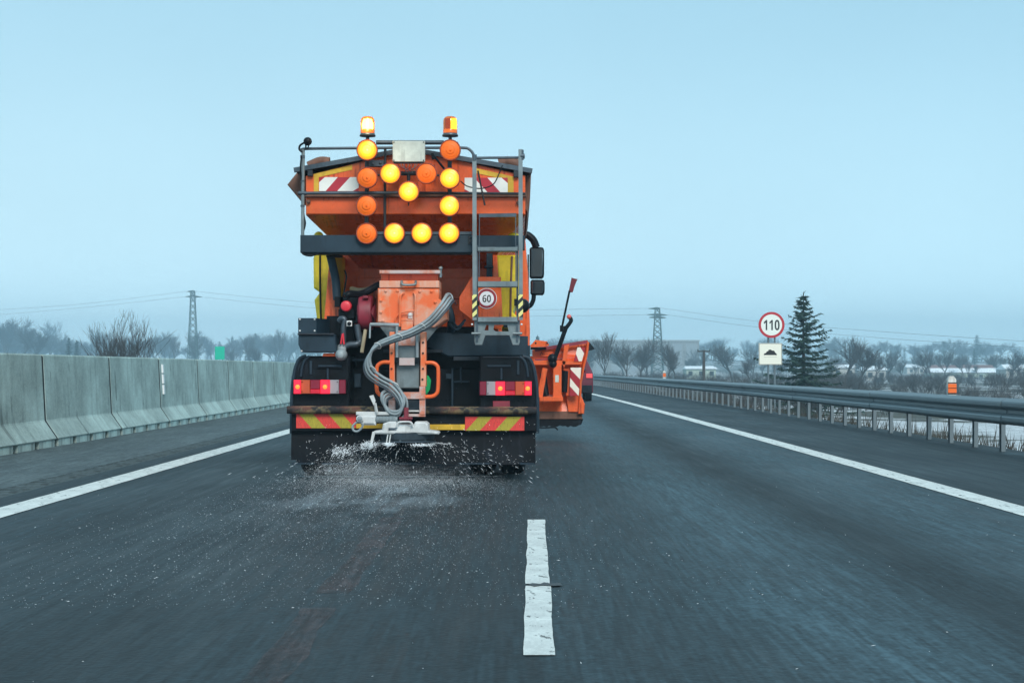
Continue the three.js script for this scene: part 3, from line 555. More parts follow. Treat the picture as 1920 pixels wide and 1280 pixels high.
// ladder
{
  const l = group('ladder', truck), d = 16.42;
  for (const x of [889.5, 976]) {
    tp('side_rail', bar([x, x < 900 ? 296 : 280, d], [x + 0.5, 600, d], 0.040, 0.028), M.steel, l);
    tp('side_rail', bar([x + (x < 900 ? 5 : -6), 460, d + 0.03], [x + (x < 900 ? 5 : -6), 640, d + 0.03], 0.02, 0.02), M.tubeSteel, l);
    tp('striped_sleeve', bar([x, 552, d - 0.004], [x + 0.5, 594, d - 0.004], 0.044, 0.034), printed(64, 256, (c, w, h) => { c.fillStyle = '#e6dc8a'; c.fillRect(0, 0, w, h); c.fillStyle = '#20262a'; for (let y = -60; y < h; y += 100) { c.beginPath(); c.moveTo(0, y + 50); c.lineTo(w, y); c.lineTo(w, y + 48); c.lineTo(0, y + 98); c.fill(); } }), l, true);
  }
  tp('top_rail', rod([890, 296, d], [984, 295, d], 0.013), M.tubeSteel, l);
  tps('rail_joint', [rod([889.5, 290, d], [889.5, 301, d], 0.024), rod([976, 292, d], [984, 292, d], 0.02), rod([979, 281, d], [979, 300, d], 0.016)], M.tubeSteel, l);
  tp('upper_frame', [bar([898, 404, d], [968, 403, d], 0.035, 0.02), bar([899, 404, d], [898.5, 520, d], 0.008, 0.008), bar([967, 404, d], [967, 530, d], 0.008, 0.008)], M.tubeSteel, l);
  for (const [y, h] of [[463, 8], [527, 11], [594, 10]]) tp('rung', rect(895, y, 971, y + h, d - 0.01, 0.14, 0.006), M.steel, l);
  tp('foot_bracket', prism([[889, 600], [975, 600], [975, 640], [973, 647], [961, 647], [955, 629], [910, 629], [904, 647], [891, 647], [889, 640]], d + 0.04, 0.03, 0.005, [[[911, 608], [917, 608], [917, 620], [907, 620]], [[926, 608], [952, 608], [955, 622], [929, 622], [924, 618]]]), M.steel, l);
  tps('pivot_pin', [rod([884, 625, d], [901, 625, d], 0.014), rod([962, 625, d], [979, 625, d], 0.014)], M.steel, l);
  tps('rubber_stop', [rect(891, 564, 899, 573, d, 0.05), rect(964, 560, 970, 573, d, 0.05), blob(980, 573, d + 0.3, 0.07)], M.black, l);
  for (const [x, y] of [[885, 608], [978, 608]]) tp('bolt', bolt(x, y, d, 0.01), M.white, l);
  tp('prop_arm', bar([896, 320, d + 0.1], [909, 385, d + 0.05], 0.014, 0.014), M.black);
  tp('cable', tube([[864, 340, 16.6], [874, 348, 16.5], [888, 352, 16.5], [905, 353, 16.55], [925, 345, 16.6], [936, 325, 16.75], [942, 310, 16.8]], 0.006, 40), M.black);
  tps('prop_arm', [bar([812, 290, 16.75], [834, 318, 16.7], 0.016, 0.016), bar([810, 287, 16.75], [813, 299, 16.75], 0.03, 0.02)], M.black, truck);
}
// spreader gearbox, drop chute and spinner
{
  const c = group('gearbox', truck), d = 16.45;
  tp('casing', prism([[708, 540], [823.5, 541], [823, 560], [838, 572], [838, 598], [815, 614], [722, 606], [708, 604]], d, 0.5, 0.01), M.orangeSalt, c);
  tp('top_band', rect(711, 526, 823.5, 539.5, d - 0.01, 0.5, 0.006), M.orangeSalt, c);
  tp('lid', rect(711, 506.5, 825, 513, d - 0.03, 0.5, 0.005), M.saltPink, c);
  tp('lid_web', [rect(714, 513, 821, 526, d + 0.08, 0.3)], M.orange, c);
  tp('lid_handle', tube([[753, 527, d - 0.01], [753.5, 531.5, d - 0.05], [757, 534, d - 0.06], [774, 534, d - 0.06], [779, 531.5, d - 0.05], [779.5, 527, d - 0.01]], 0.012, 30), M.steel, c);
  for (const [x, y] of [[723, 545], [745, 545], [787, 546], [809, 546], [714, 563], [714, 585], [718, 601], [816, 566]]) tp('bolt', bolt(x, y, d, 0.016), M.orangeSalt, c);
  tp('knob', [blob(826, 503, d, 0.02), rod([826, 503, d], [826, 520, d], 0.012)], M.steel, c);
  tp('bow_handle', tube([[749, 612, d - 0.06], [750, 580, d - 0.06], [750, 560, d - 0.06], [752, 552, d - 0.05], [757, 549.5, d]], 0.010, 30), M.orangeSalt, c);
  tp('bow_handle', tube([[778, 612, d - 0.06], [778.5, 580, d - 0.06], [779, 560, d - 0.06], [778, 552, d - 0.05], [775, 549, d]], 0.010, 30), M.orangeSalt, c);
  tp('ring', tube([[741, 606, d - 0.02], [742, 596, d - 0.03], [748, 588, d - 0.04], [760, 584, d - 0.05], [778, 582, d - 0.05]], 0.009, 24), M.orangeSalt, c);
  tp('grease_cap', [blob(769, 590, d - 0.03, 0.026), rect(765, 590, 773, 597, d - 0.04, 0.05)], M.white, c);
  tp('inspection_plate', [rect(752, 601, 774, 619, d - 0.07, 0.05), rect(752, 598, 774, 601, d - 0.075, 0.02)], M.orangeSalt, c);
  tp('crank', [rod([694, 608, d - 0.05], [748, 609, d - 0.05], 0.018), rod([694, 607, d - 0.05], [693, 634, d - 0.07], 0.009)], M.hose, c);
  tp('funnel', hull([[712, 612, d + 0.05], [822, 612, d + 0.05], [712, 612, d + 0.4], [822, 612, d + 0.4], [737, 645, d + 0.05], [796, 645, d + 0.05], [737, 645, d + 0.3], [796, 645, d + 0.3]]), M.steel, c);
  const h = group('drop_chute', truck), e = 16.3;
  tp('chute_plate', rect(742, 640, 787, 728, e + 0.06, 0.20, 0.01), M.steel, h);
  tp('side_channel', [rect(730, 622, 739.5, 724, e, 0.16)], M.orangeSalt, h); tp('side_channel', [rect(788, 622, 798.5, 724, e, 0.16)], M.orangeSalt, h);
  tp('inner_rod', rod([744, 612, e], [744, 676, e], 0.014), M.hose, h); tp('inner_rod', rod([782, 628, e], [782, 676, e], 0.014), M.hose, h);
  tp('bracket', rect(745, 620, 778, 648, e + 0.02, 0.05), M.saltPink, h); tp('bracket', rect(748, 671, 777, 685, e - 0.01, 0.06), M.saltPink, h);
  tps('hinge_block', [rect(740, 670, 747, 681, e - 0.02, 0.06), rect(778, 670, 786, 681, e - 0.02, 0.06)], M.black, h);
  tp('lower_frame', [rect(728, 724, 740, 778, e, 0.12), rect(786, 724, 797, 779, e, 0.12), rect(728, 735, 797, 748, e - 0.02, 0.05), rect(760, 776, 797, 781, e, 0.12)], M.saltPink, h);
  tp('rear_shield', rect(741, 750, 786, 772, e + 0.14, 0.02), M.tubeSteel, h);
  tp('salt_crust', [rect(765, 769, 787, 772, e + 0.02, 0.1)], M.white, h);
  for (const [x, y] of [[734, 662], [734, 691], [793, 642], [793, 662], [793, 691], [792, 711]]) tp('bolt', bolt(x, y, e, 0.010), M.rust, h);
  tp('loop_handle', tube([[731, 679, e], [718, 679, e], [709, 684, e], [706, 694, e], [706, 728, e], [710, 738, e], [719, 743, e], [731, 743, e]], 0.019, 50), M.orange, h);
  tp('loop_handle', tube([[798, 680, e], [811, 680, e], [819, 685, e], [821.5, 694, e], [821, 729, e], [817, 739, e], [809, 743, e], [797, 743.5, e]], 0.019, 50), M.orange, h);
  const hb = group('hydraulic_hose', truck), H = (dx, dy, dd, r, m = M.hose) => tp('hose', tube([[842, 560, 16.75], [838, 556, 16.35], [826, 574, 16.2], [803, 601, 16.16], [770, 621, 16.14], [735, 634, 16.13], [705, 649, 16.13], [693, 672, 16.13], [698, 694, 16.13], [716, 709, 16.13], [737, 721, 16.13], [752, 738, 16.12], [757, 758, 16.12], [748, 773, 16.12], [730, 772, 16.12], [717, 756, 16.13], [716, 741, 16.14], [724, 735, 16.2]].map(([x, y, z], i) => [x + dx * (i ? Math.cos(i * 0.35) : 1), y + dy, z + dd]), r, 110), m, hb);
  H(0, -3, 0, 0.015); H(5, 2, -0.015, 0.012); H(9, 6, 0.01, 0.012); H(13, 9, 0.025, 0.009, M.tubeSteel);
  tp('hose', tube([[738, 722, 16.2], [752, 735, 16.2], [762, 750, 16.2], [762, 772, 16.2], [752, 786, 16.2], [745, 800, 16.18]], 0.012, 40), M.hose, hb);
  tp('hose_grommet', tube([[834, 560, 16.4], [836, 552, 16.42], [843, 550.5, 16.45], [848, 557, 16.45], [847, 566, 16.4]], 0.008, 24), M.hose, hb);
  for (const [x, y] of [[791, 612], [748, 631], [708, 648], [698, 692], [741, 722]]) tp('hose_clip', (() => { const p = P(x, y, 16.12); return new THREE.TorusGeometry(0.036, 0.004, 6, 14).rotateX(0.9).rotateZ(-0.6).translate(p.x, p.y, p.z); })(), M.white, hb);
  const s = group('spinner', truck), f = 16.05;
  tp('hood', prism([[718, 794], [729, 790], [742, 790], [744, 796], [775, 797], [778, 791], [797, 791], [802, 795], [803, 807], [819, 809], [823, 812], [822, 814.5], [699, 814], [701, 808], [716, 806]], f, 0.34, 0.015), M.white, s);
  tp('hood_arm', hull([[698, 809, f], [704, 808, f], [700, 812, f + 0.05], [692, 838, f], [696, 840, f], [693, 844, f + 0.05], [703, 814, f + 0.05]]), M.white, s);
  tp('hood_handle', tube([[744, 800, f - 0.02], [746, 793, f - 0.03], [751, 791, f - 0.03], [767, 791, f - 0.03], [772, 794, f - 0.03], [773, 799, f - 0.02]], 0.010, 30), M.white, s);
  tp('hood_slot', rect(728, 802, 743, 807, f - 0.005, 0.02), M.tubeSteel, s);
  const pc = P(764, 824, f + 0.25);
  tp('disc', new THREE.CylinderGeometry(0.27, 0.27, 0.012, 40).translate(pc.x, pc.y - 0.01, pc.z), M.tubeSteel, s);
  for (let k = 0; k < 6; k++) tp('vane', new THREE.BoxGeometry(0.20, 0.05, 0.008).translate(0.15, 0.02, 0).rotateY(k * Math.PI / 3 + 0.3).translate(pc.x, pc.y, pc.z), M.steel, s);
  tp('skirt', new THREE.CylinderGeometry(0.27, 0.25, 0.07, 30, 1, true).translate(pc.x, pc.y + 0.04, pc.z), M.tubeSteel, s);
  tp('strut', [rod([727, 814, f], [724, 832, f], 0.006), rod([732, 814, f], [729, 834, f], 0.006)], M.white, s);
  tp('motor_plate', rect(667, 772, 730, 778, f + 0.06, 0.16), M.white, s);
  tp('motor', [rect(676, 778, 704, 797, f + 0.02, 0.14, 0.02), toward(fan([[0, 0.03], [0.030, 0.028], [0.033, 0.02], [0.033, -0.05]]), 674.5, 784.5, f)], M.white, s);
  tp('motor_cap', toward(fan([[0, 0.036], [0.024, 0.034], [0.026, 0.02]]), 674.5, 784.5, f), M.hose, s);
  { const g = []; for (let k = 0; k < 14; k++) { const p = P(705 + k * 2.7, 786, f + 0.06); g.push(new THREE.TorusGeometry(0.026, 0.007, 6, 14).rotateY(Math.PI / 2).translate(p.x, p.y, p.z)); } g.push(rod([703, 786, f + 0.06], [745, 786, f + 0.06], 0.025)); tp('bellows', g, M.hose, s); }
  tp('pull_ring', tube([[670, 791, f], [661, 799, f], [663, 807, f], [671, 808, f], [679, 800, f], [679, 794, f]], 0.010, 40, true), M.hose, s);
  tp('nozzle', [hull([[692, 742, f], [700, 740, f], [704, 751, f], [701, 761, f], [692, 742, f + 0.04], [700, 740, f + 0.04], [704, 751, f + 0.04], [701, 761, f + 0.04]]), rod([703, 756, f + 0.02], [706, 773, f + 0.05], 0.014)], M.white, s);
  tp('drive_block', [rect(757, 764, 765, 792, f + 0.1, 0.1), rect(748, 782, 772, 786, f + 0.08, 0.12), rect(750, 788, 770, 791, f + 0.08, 0.12)], M.maroon, s);
}
// pump, valves, pipes on the left; tool box
{
  const p = group('pump', truck), d = 16.75;
  const w = P(688, 586, d);
  tp('flywheel', (() => { const g = fan([[0.10, 0.075], [0.165, 0.07], [0.172, 0.05], [0.172, -0.05], [0.165, -0.07], [0.10, -0.075]]); return g.rotateZ(Math.PI / 2).translate(w.x - 0.02, w.y, w.z - 0.12); })(), M.maroon, p);
  tp('flywheel_rib', [hull([[695, 580, d - 0.02], [703, 570, d - 0.02], [706, 590, d], [699, 592, d - 0.06], [695, 586, d - 0.06], [704, 604, d]]), rect(680, 554, 690, 559, d - 0.04, 0.06), rect(669, 572, 674, 590, d, 0.06)], M.maroon, p);
  tp('filler_cap', [toward(fan([[0, 0.05], [0.042, 0.05], [0.052, 0.035], [0.055, 0]]), 649, 574, d)], M.red, p);
  tp('pump_block', [rect(636, 556, 700, 605, d + 0.2, 0.3), rect(634, 580, 664, 597, d + 0.06, 0.2), tube([[648, 556, d], [655, 551, d], [680, 550, d + 0.1], [712, 533, d + 0.2]], 0.035, 20)], M.black, p);
  tp('pipe', tube([[636, 602, d], [641, 597, d - 0.02], [646, 600, d - 0.02], [644, 615, d - 0.02], [643, 640, d - 0.02], [641, 655, d - 0.02]], 0.030, 30), M.tubeSteel, p);
  tp('pipe', tube([[669, 608, d], [672, 628, d], [674, 640, d], [668, 645, d - 0.02], [655, 646, d - 0.02], [645, 650, d - 0.02]], 0.032, 30), M.tubeSteel, p);
  tp('valve_lever', prism([[637, 645], [640, 626], [644, 624], [646, 645], [643, 646], [641.5, 631], [640, 645]], d - 0.10, 0.03), M.red, p);
  tp('coupling', [rod([641, 650, d - 0.02], [640, 659, d - 0.06], 0.045), toward(fan([[0, 0.07], [0.030, 0.07], [0.036, 0.05], [0.052, 0.04], [0.058, 0], [0.058, -0.03]]), 639.5, 665, d - 0.12)], M.hose, p);
  tp('tan_hose', rod([685, 618, d], [678, 661, d - 0.05], 0.019), M.tan, p);
  tp('socket', [plateAtGeo(649.5, 601, 659.5, 611.5, d - 0.1)], M.white, p); tp('socket_hole', toward(fan([[0, 0.012], [0.018, 0.01], [0.02, 0]]), 654.5, 606.5, d - 0.1), M.black, p);
  tp('elbow', tube([[660, 542, 17.4], [672, 545, 17.2], [690, 543, 17.2], [708, 534, 17.2]], 0.03, 20), M.tan, p);
  const t = group('tool_box', truck), e = 16.6;
  tp('box_lid', [rect(558.5, 596, 594, 626, e, 0.45, 0.008), hull([[594.3, 597, e], [618, 598, e + 0.35], [594.3, 626, e], [618, 624, e + 0.35], [594.3, 597, e + 0.45], [618, 598, e + 0.45], [594.3, 626, e + 0.45], [618, 624, e + 0.45]])], M.slate, t);
  tp('box_body', [prism([[559, 627], [628, 627], [632, 660], [565, 660], [559, 646]], e + 0.02, 0.45, 0.008)], M.slate, t);
  tp('box_carrier', rect(612, 592, 664, 645, 17.0, 0.6, 0.01), M.black, t);
  tp('red_latch', prism([[604, 668], [606, 662], [626, 662], [628, 656], [633, 657], [632, 668]], 16.68, 0.05), M.orange, t);
  tp('box_lip', rect(557.5, 624.5, 626, 627.5, e - 0.012, 0.1, 0.003), M.darkSteel, t);
  for (const [x, y] of [[562, 598.5], [589.5, 598.5], [562, 620], [589.5, 620], [565, 658]]) tp('rivet', bolt(x, y, e, 0.009), M.white, t);
}
function plateAtGeo(x0, y0, x1, y1, d) { return rect(x0, y0, x1, y1, d, 0.02, 0.003); }
// chassis, mudguards, rear lights, bumper
{
  const c = group('chassis', truck);
  tp('frame_box', [rect(640, 612, 905, 700, 17.4, 6.0, 0.01), rect(650, 690, 905, 790, 17.15, 5.0, 0.01)], M.black, c);
  tp('cross_member', [prism([[806, 622], [990, 630], [990, 667], [840, 668], [800, 650]], 16.95, 0.4, 0.01)], M.slate, c);
  tps('bracket', [rect(850, 668, 900, 676, 16.9, 0.2), rect(718, 655, 830, 661, 16.85, 0.06), rect(905, 668, 985, 671, 16.7, 0.05), rect(590, 690, 640, 693, 16.72, 0.03)], M.darkSteel, c);
  tp('green_plate', prism([[797, 703], [803, 704], [808, 713], [806, 730], [800, 739], [797, 739]], 16.6, 0.02), M.green, c);
  for (const [x, y, w, h] of [[836, 700, 12, 10], [846, 690, 4, 74], [850, 714, 30, 3], [640, 690, 5, 60], [664, 700, 12, 26], [862, 688, 3, 30], [655, 672, 40, 5]]) tp('fitting', rect(x, y, x + w, y + h, 17.05, 0.1, 0.004), M.slate, c);
  tp('air_lines', [tube([[842, 605, 17], [850, 615, 16.9], [858, 617, 16.9], [868, 606, 17]], 0.014, 20), tube([[846, 598, 17], [858, 612, 16.9], [872, 600, 17]], 0.012, 20), tube([[838, 570, 17], [846, 600, 17], [842, 640, 17.1]], 0.04, 20)], M.slate, c);
  for (const side of [0, 1]) {
    const m = group('mudguard', truck), X = x => side ? 1554 - x : x, poly = p => { const q = p.map(([x, y]) => [X(x), y]); return side ? q.reverse() : q; };
    tp('guard', prism(poly([[546, 812], [546.5, 752], [549, 714], [554, 688], [562, 672], [574, 667], [655, 667], [655, 812]]), 16.72, 1.0, 0.012), M.black, m);
    tp('edge_bead', tube([[546, 812], [546.5, 752], [549, 714], [554, 688], [562, 672], [574, 667.5]].map(([x, y]) => [X(x), y, 16.72]), 0.018, 40), M.slate, m);
    tp('rib', tube([[564, 706], [566, 690], [571, 676], [580, 668]].map(([x, y]) => [X(x), y, 16.71]), 0.014, 24), M.slate, m);
    tp('rib', [rect(Math.min(X(580), X(585)), 676, Math.max(X(580), X(585)), 702, 16.70, 0.03), rect(Math.min(X(596), X(640)), 684, Math.max(X(596), X(640)), 688, 16.70, 0.03), rect(Math.min(X(612), X(616)), 690, Math.max(X(612), X(616)), 712, 16.70, 0.03)], M.slate, m);
  }
  const red = (k) => new THREE.MeshStandardMaterial({ color: new THREE.Color().setRGB(0.5, 0.01, 0.03), emissive: new THREE.Color().setRGB(1, 0.02, 0.06), emissiveIntensity: k / EXPO, roughness: 0.25 });
  const lensOn = red(0.85), lensDim = red(0.06), hot = new THREE.MeshStandardMaterial({ color: 0x552200, emissive: new THREE.Color().setRGB(1, 0.40, 0.06), emissiveIntensity: 1.2 / EXPO, roughness: 0.3 });
  const lensDark = paint(0.20, 0.008, 0.028, { roughness: 0.25 }), lensAmber = paint(0.42, 0.075, 0.02, { roughness: 0.3 }), lensClear = paint(0.30, 0.30, 0.32, { roughness: 0.3 });
  for (const side of [0, 1]) {
    const y0 = side ? 715 : 712, y1 = side ? 741 : 738, t = group('tail_light', truck), X = x => side ? 1547 - x : x, seg = (a, b, m, n = 'lens', yy0 = y0, yy1 = y1) => tp(n, rect(Math.min(X(a), X(b)) + 0.2, yy0, Math.max(X(a), X(b)) - 0.2, yy1, 16.62, 0.07, 0.005), m, t);
    tp('lamp_base', rect(Math.min(X(549), X(650)), y0 - 1, Math.max(X(549), X(650)), y1 + 1, 16.66, 0.07), M.black, t);
    seg(550, 563.5, lensOn); seg(563.5, 581, lensAmber); seg(581, 600, lensDark, 'lens', y0, y0 + 17); seg(581, 600, lensDim, 'lens', y0 + 17.4, y1); seg(600, 618, lensOn); seg(618, 635, lensClear); seg(635, 648, lensDark);
    for (const x of [557.5, 609]) {
      tp('bulb', toward(fan([[0, 0.012], [0.014, 0.009], [0.022, 0]].reverse()), X(x), (y0 + y1) / 2, 16.615), hot, t);
      const l = new THREE.PointLight(new THREE.Color(1, 0.08, 0.06), 0.010); l.position.copy(P(X(x), (y0 + y1) / 2, 16.52)).sub(TB); l.castShadow = true; l.shadow.radius = 2; l.name = 'tail_light_glow'; truck.add(l);
    }
    for (const x of [566, 632]) for (const y of [y0 + 4, y1 - 4]) tp('screw', bolt(X(x), y, 16.62, 0.005), M.black, t);
  }
  const b = group('bumper', truck), d = 16.5;
  tp('rust_tube', rod([538, 768, d], [1006, 769.5, d], 0.038, 0.038, 14), M.rust, b);
  tp('red_bracket', rect(924, 752, 956, 764, d + 0.05, 0.1), M.maroon, b);
  tp('bumper_bar', rect(546, 776, 1006, 808, d + 0.05, 0.16, 0.006), M.rubber, b);
  const chev = side => printed(400, 100, (x, w, h) => {
    x.fillStyle = '#dc3a34'; x.fillRect(0, 0, w, h); if (side) { x.translate(w, 0); x.scale(-1, 1); }
    const R = rng(77 + side);
    for (const a of [18, 215]) { x.fillStyle = '#a99a2c'; x.beginPath(); x.moveTo(a, 0); x.lineTo(a + 95, 0); x.lineTo(a + 180, h); x.lineTo(a + 85, h); x.fill(); }
    for (let k = 0; k < 260; k++) { x.fillStyle = k % 3 ? `rgba(60,50,25,${0.08 + R() * 0.14})` : `rgba(225,200,70,${R() * 0.2})`; const u = R() * w, v = R() * h; x.fillRect(u, v, 1 + R() * 3, 4 + R() * 26); }
    x.fillStyle = '#3a3018'; for (let k = 0; k < 26; k++) x.fillRect(R() * w, R() * h, 1 + R() * 4, 1 + R() * 3);
  });
  plateAt('chevron_plate', 555, 776, 667, 802.5, d + 0.035, chev(0), b);
  plateAt('chevron_plate', 872, 781, 983, 807, d + 0.035, chev(1), b);
  tp('yellow_strip', [rect(667.5, 794, 735, 803, d + 0.04, 0.01, 0.002)], M.trim, b); tp('yellow_strip', [rect(798, 795.5, 871.5, 806, d + 0.04, 0.01, 0.002)], M.trim, b);
  const fl = group('rubber_flap', truck), n = fbm(91, 3), g = new THREE.PlaneGeometry(1, 1, 60, 8), pp = g.attributes.position;
  for (let i = 0; i < pp.count; i++) { const u = pp.getX(i) + 0.5, v = pp.getY(i) + 0.5, q = P(mix(546, 1004, u), mix(870 + (u < 0.02 ? -8 : 0), 806, v), d + 0.12); pp.setXYZ(i, q.x, q.y, q.z + 0.05 * (n(u * 9, v * 1.5) - 0.5) * (1 - v) + 0.03 * (1 - v)); }
  g.computeVertexNormals(); const back = g.clone().translate(0, 0, -0.012);
  tp('sheet', [g, back], M.rubber, fl); tp('lower_edge', bar([547, 869, d + 0.095], [1003, 869, d + 0.095], 0.016, 0.014), M.slate, fl);
  // twin rear tyres
  for (const x of [-2.05, -1.75, -0.31, -0.01].map(v => v - 0.035)) {
    const prof = [[0.30, -0.135], [0.44, -0.14], [0.49, -0.125], [0.515, -0.10], [0.52, -0.05], [0.505, -0.045], [0.505, -0.035], [0.52, -0.03], [0.52, 0.03], [0.505, 0.035], [0.505, 0.045], [0.52, 0.05], [0.515, 0.10], [0.49, 0.125], [0.44, 0.14], [0.30, 0.135]];
    const w = group('wheel', truck); tp('tyre', new THREE.LatheGeometry(prof.map(([r, y]) => new THREE.Vector2(r, y)), 40).rotateZ(Math.PI / 2).translate(x, 0.52, -17.75), M.rubber, w);
    tp('rim', new THREE.CylinderGeometry(0.30, 0.30, 0.2, 24).rotateZ(Math.PI / 2).translate(x, 0.52, -17.75), M.darkSteel, w);
  }
  for (const x of [-2.10, 0.02]) { const w = group('wheel', truck); tp('tyre', new THREE.LatheGeometry([[0.30, -0.15], [0.47, -0.15], [0.51, -0.12], [0.51, 0.12], [0.47, 0.15], [0.30, 0.15]].map(([r, y]) => new THREE.Vector2(r, y)), 36).rotateZ(Math.PI / 2).translate(x, 0.51, -22.9), M.rubber, w); tp('rim', new THREE.CylinderGeometry(0.30, 0.30, 0.2, 24).rotateZ(Math.PI / 2).translate(x, 0.51, -22.9), M.darkSteel, w); }
}
// cab, seen past the right side of the hopper
{
  const c = group('cab', truck), d = 21.6, x0 = -2.24, x1 = 0.165;
  const sec = [[x0, 0.75], [x1, 0.75], [x1 + 0.01, 1.6], [x1 - 0.015, 2.3], [x1 - 0.06, 2.85], [x1 - 0.25, 3.0], [x0 + 0.25, 3.0], [x0 + 0.06, 2.85]];
  tp('cab_shell', new THREE.ExtrudeGeometry(new THREE.Shape(sec.map(q => new THREE.Vector2(...q))), { depth: 1.9, bevelEnabled: true, bevelSize: 0.03, bevelThickness: 0.03, bevelOffset: -0.03, bevelSegments: 2 }).translate(0, 0, -d - 1.93), M.orange, c);
  tp('side_window', new THREE.BoxGeometry(0.02, 0.75, 0.9).translate(x1 - 0.008, 2.2, -d - 1.1), M.glass, c);
  tp('lower_fairing', new THREE.BoxGeometry(x1 - x0 + 0.02, 0.72, 2.0).translate((x0 + x1) / 2, 1.02, -d - 1.0), M.slate, c);
  tp('roof_spoiler', hull([V(x1 - 0.06, 2.86, -d), V(x1 - 0.03, 2.86, -d), V(x1 - 0.05, 3.14, -d), V(x0 + 0.06, 2.86, -d), V(x0 + 0.05, 3.14, -d), V(x1 - 0.06, 2.86, -d - 1.2), V(x1 - 0.08, 3.2, -d - 0.5), V(x0 + 0.08, 3.2, -d - 0.5), V(x0 + 0.06, 2.86, -d - 1.2)]), M.black, c);
  tp('windscreen', new THREE.BoxGeometry(2.0, 0.9, 0.02).translate((x0 + x1) / 2, 2.2, -d - 1.95), M.glass, c);
  const m = group('wing_mirror', truck), e = 22.9;
  const shell = (a, b, y0, y1) => prism([[a + 3, y1], [b - 4, y1], [b - 1, y1 - 3], [b, y1 - 8], [b, y0 + 6], [b - 2, y0 + 1], [b - 6, y0], [a + 3, y0], [a, y0 + 3], [a, y1 - 3]], e, 0.12, 0.02);
  tp('housing', shell(993, 1020.5, 463, 522), M.black, m); tp('housing', shell(994.5, 1021.5, 524, 553), M.black, m);
  const mir = new THREE.MeshStandardMaterial({ color: new THREE.Color().setRGB(0.7, 0.75, 0.78), metalness: 1, roughness: 0.06 });
  tp('mirror_glass', hull([[996, 518, e - 0.006], [1016, 518, e - 0.006], [1018, 512, e - 0.008], [1018, 470, e - 0.11], [1015, 466, e - 0.12], [996, 466, e - 0.12], [996, 492, e + 0.01], [1017, 492, e + 0.01]]), mir, m);
  tp('mirror_glass', hull([[997, 550, e - 0.006], [1016, 550, e - 0.006], [1019, 546, e - 0.01], [1019, 531, e - 0.08], [1016, 527, e - 0.09], [997, 527, e - 0.09], [997, 538, e + 0.01], [1017, 538, e + 0.01]]), mir, m);
  tp('arm', [tube([[982, 440, e], [990, 441, e], [1000, 450, e], [1006, 464, e]], 0.05, 20), tube([[1001, 553, e], [1000, 562, e], [996, 571, e], [990, 576, e]], 0.03, 20)], M.black, m);
}
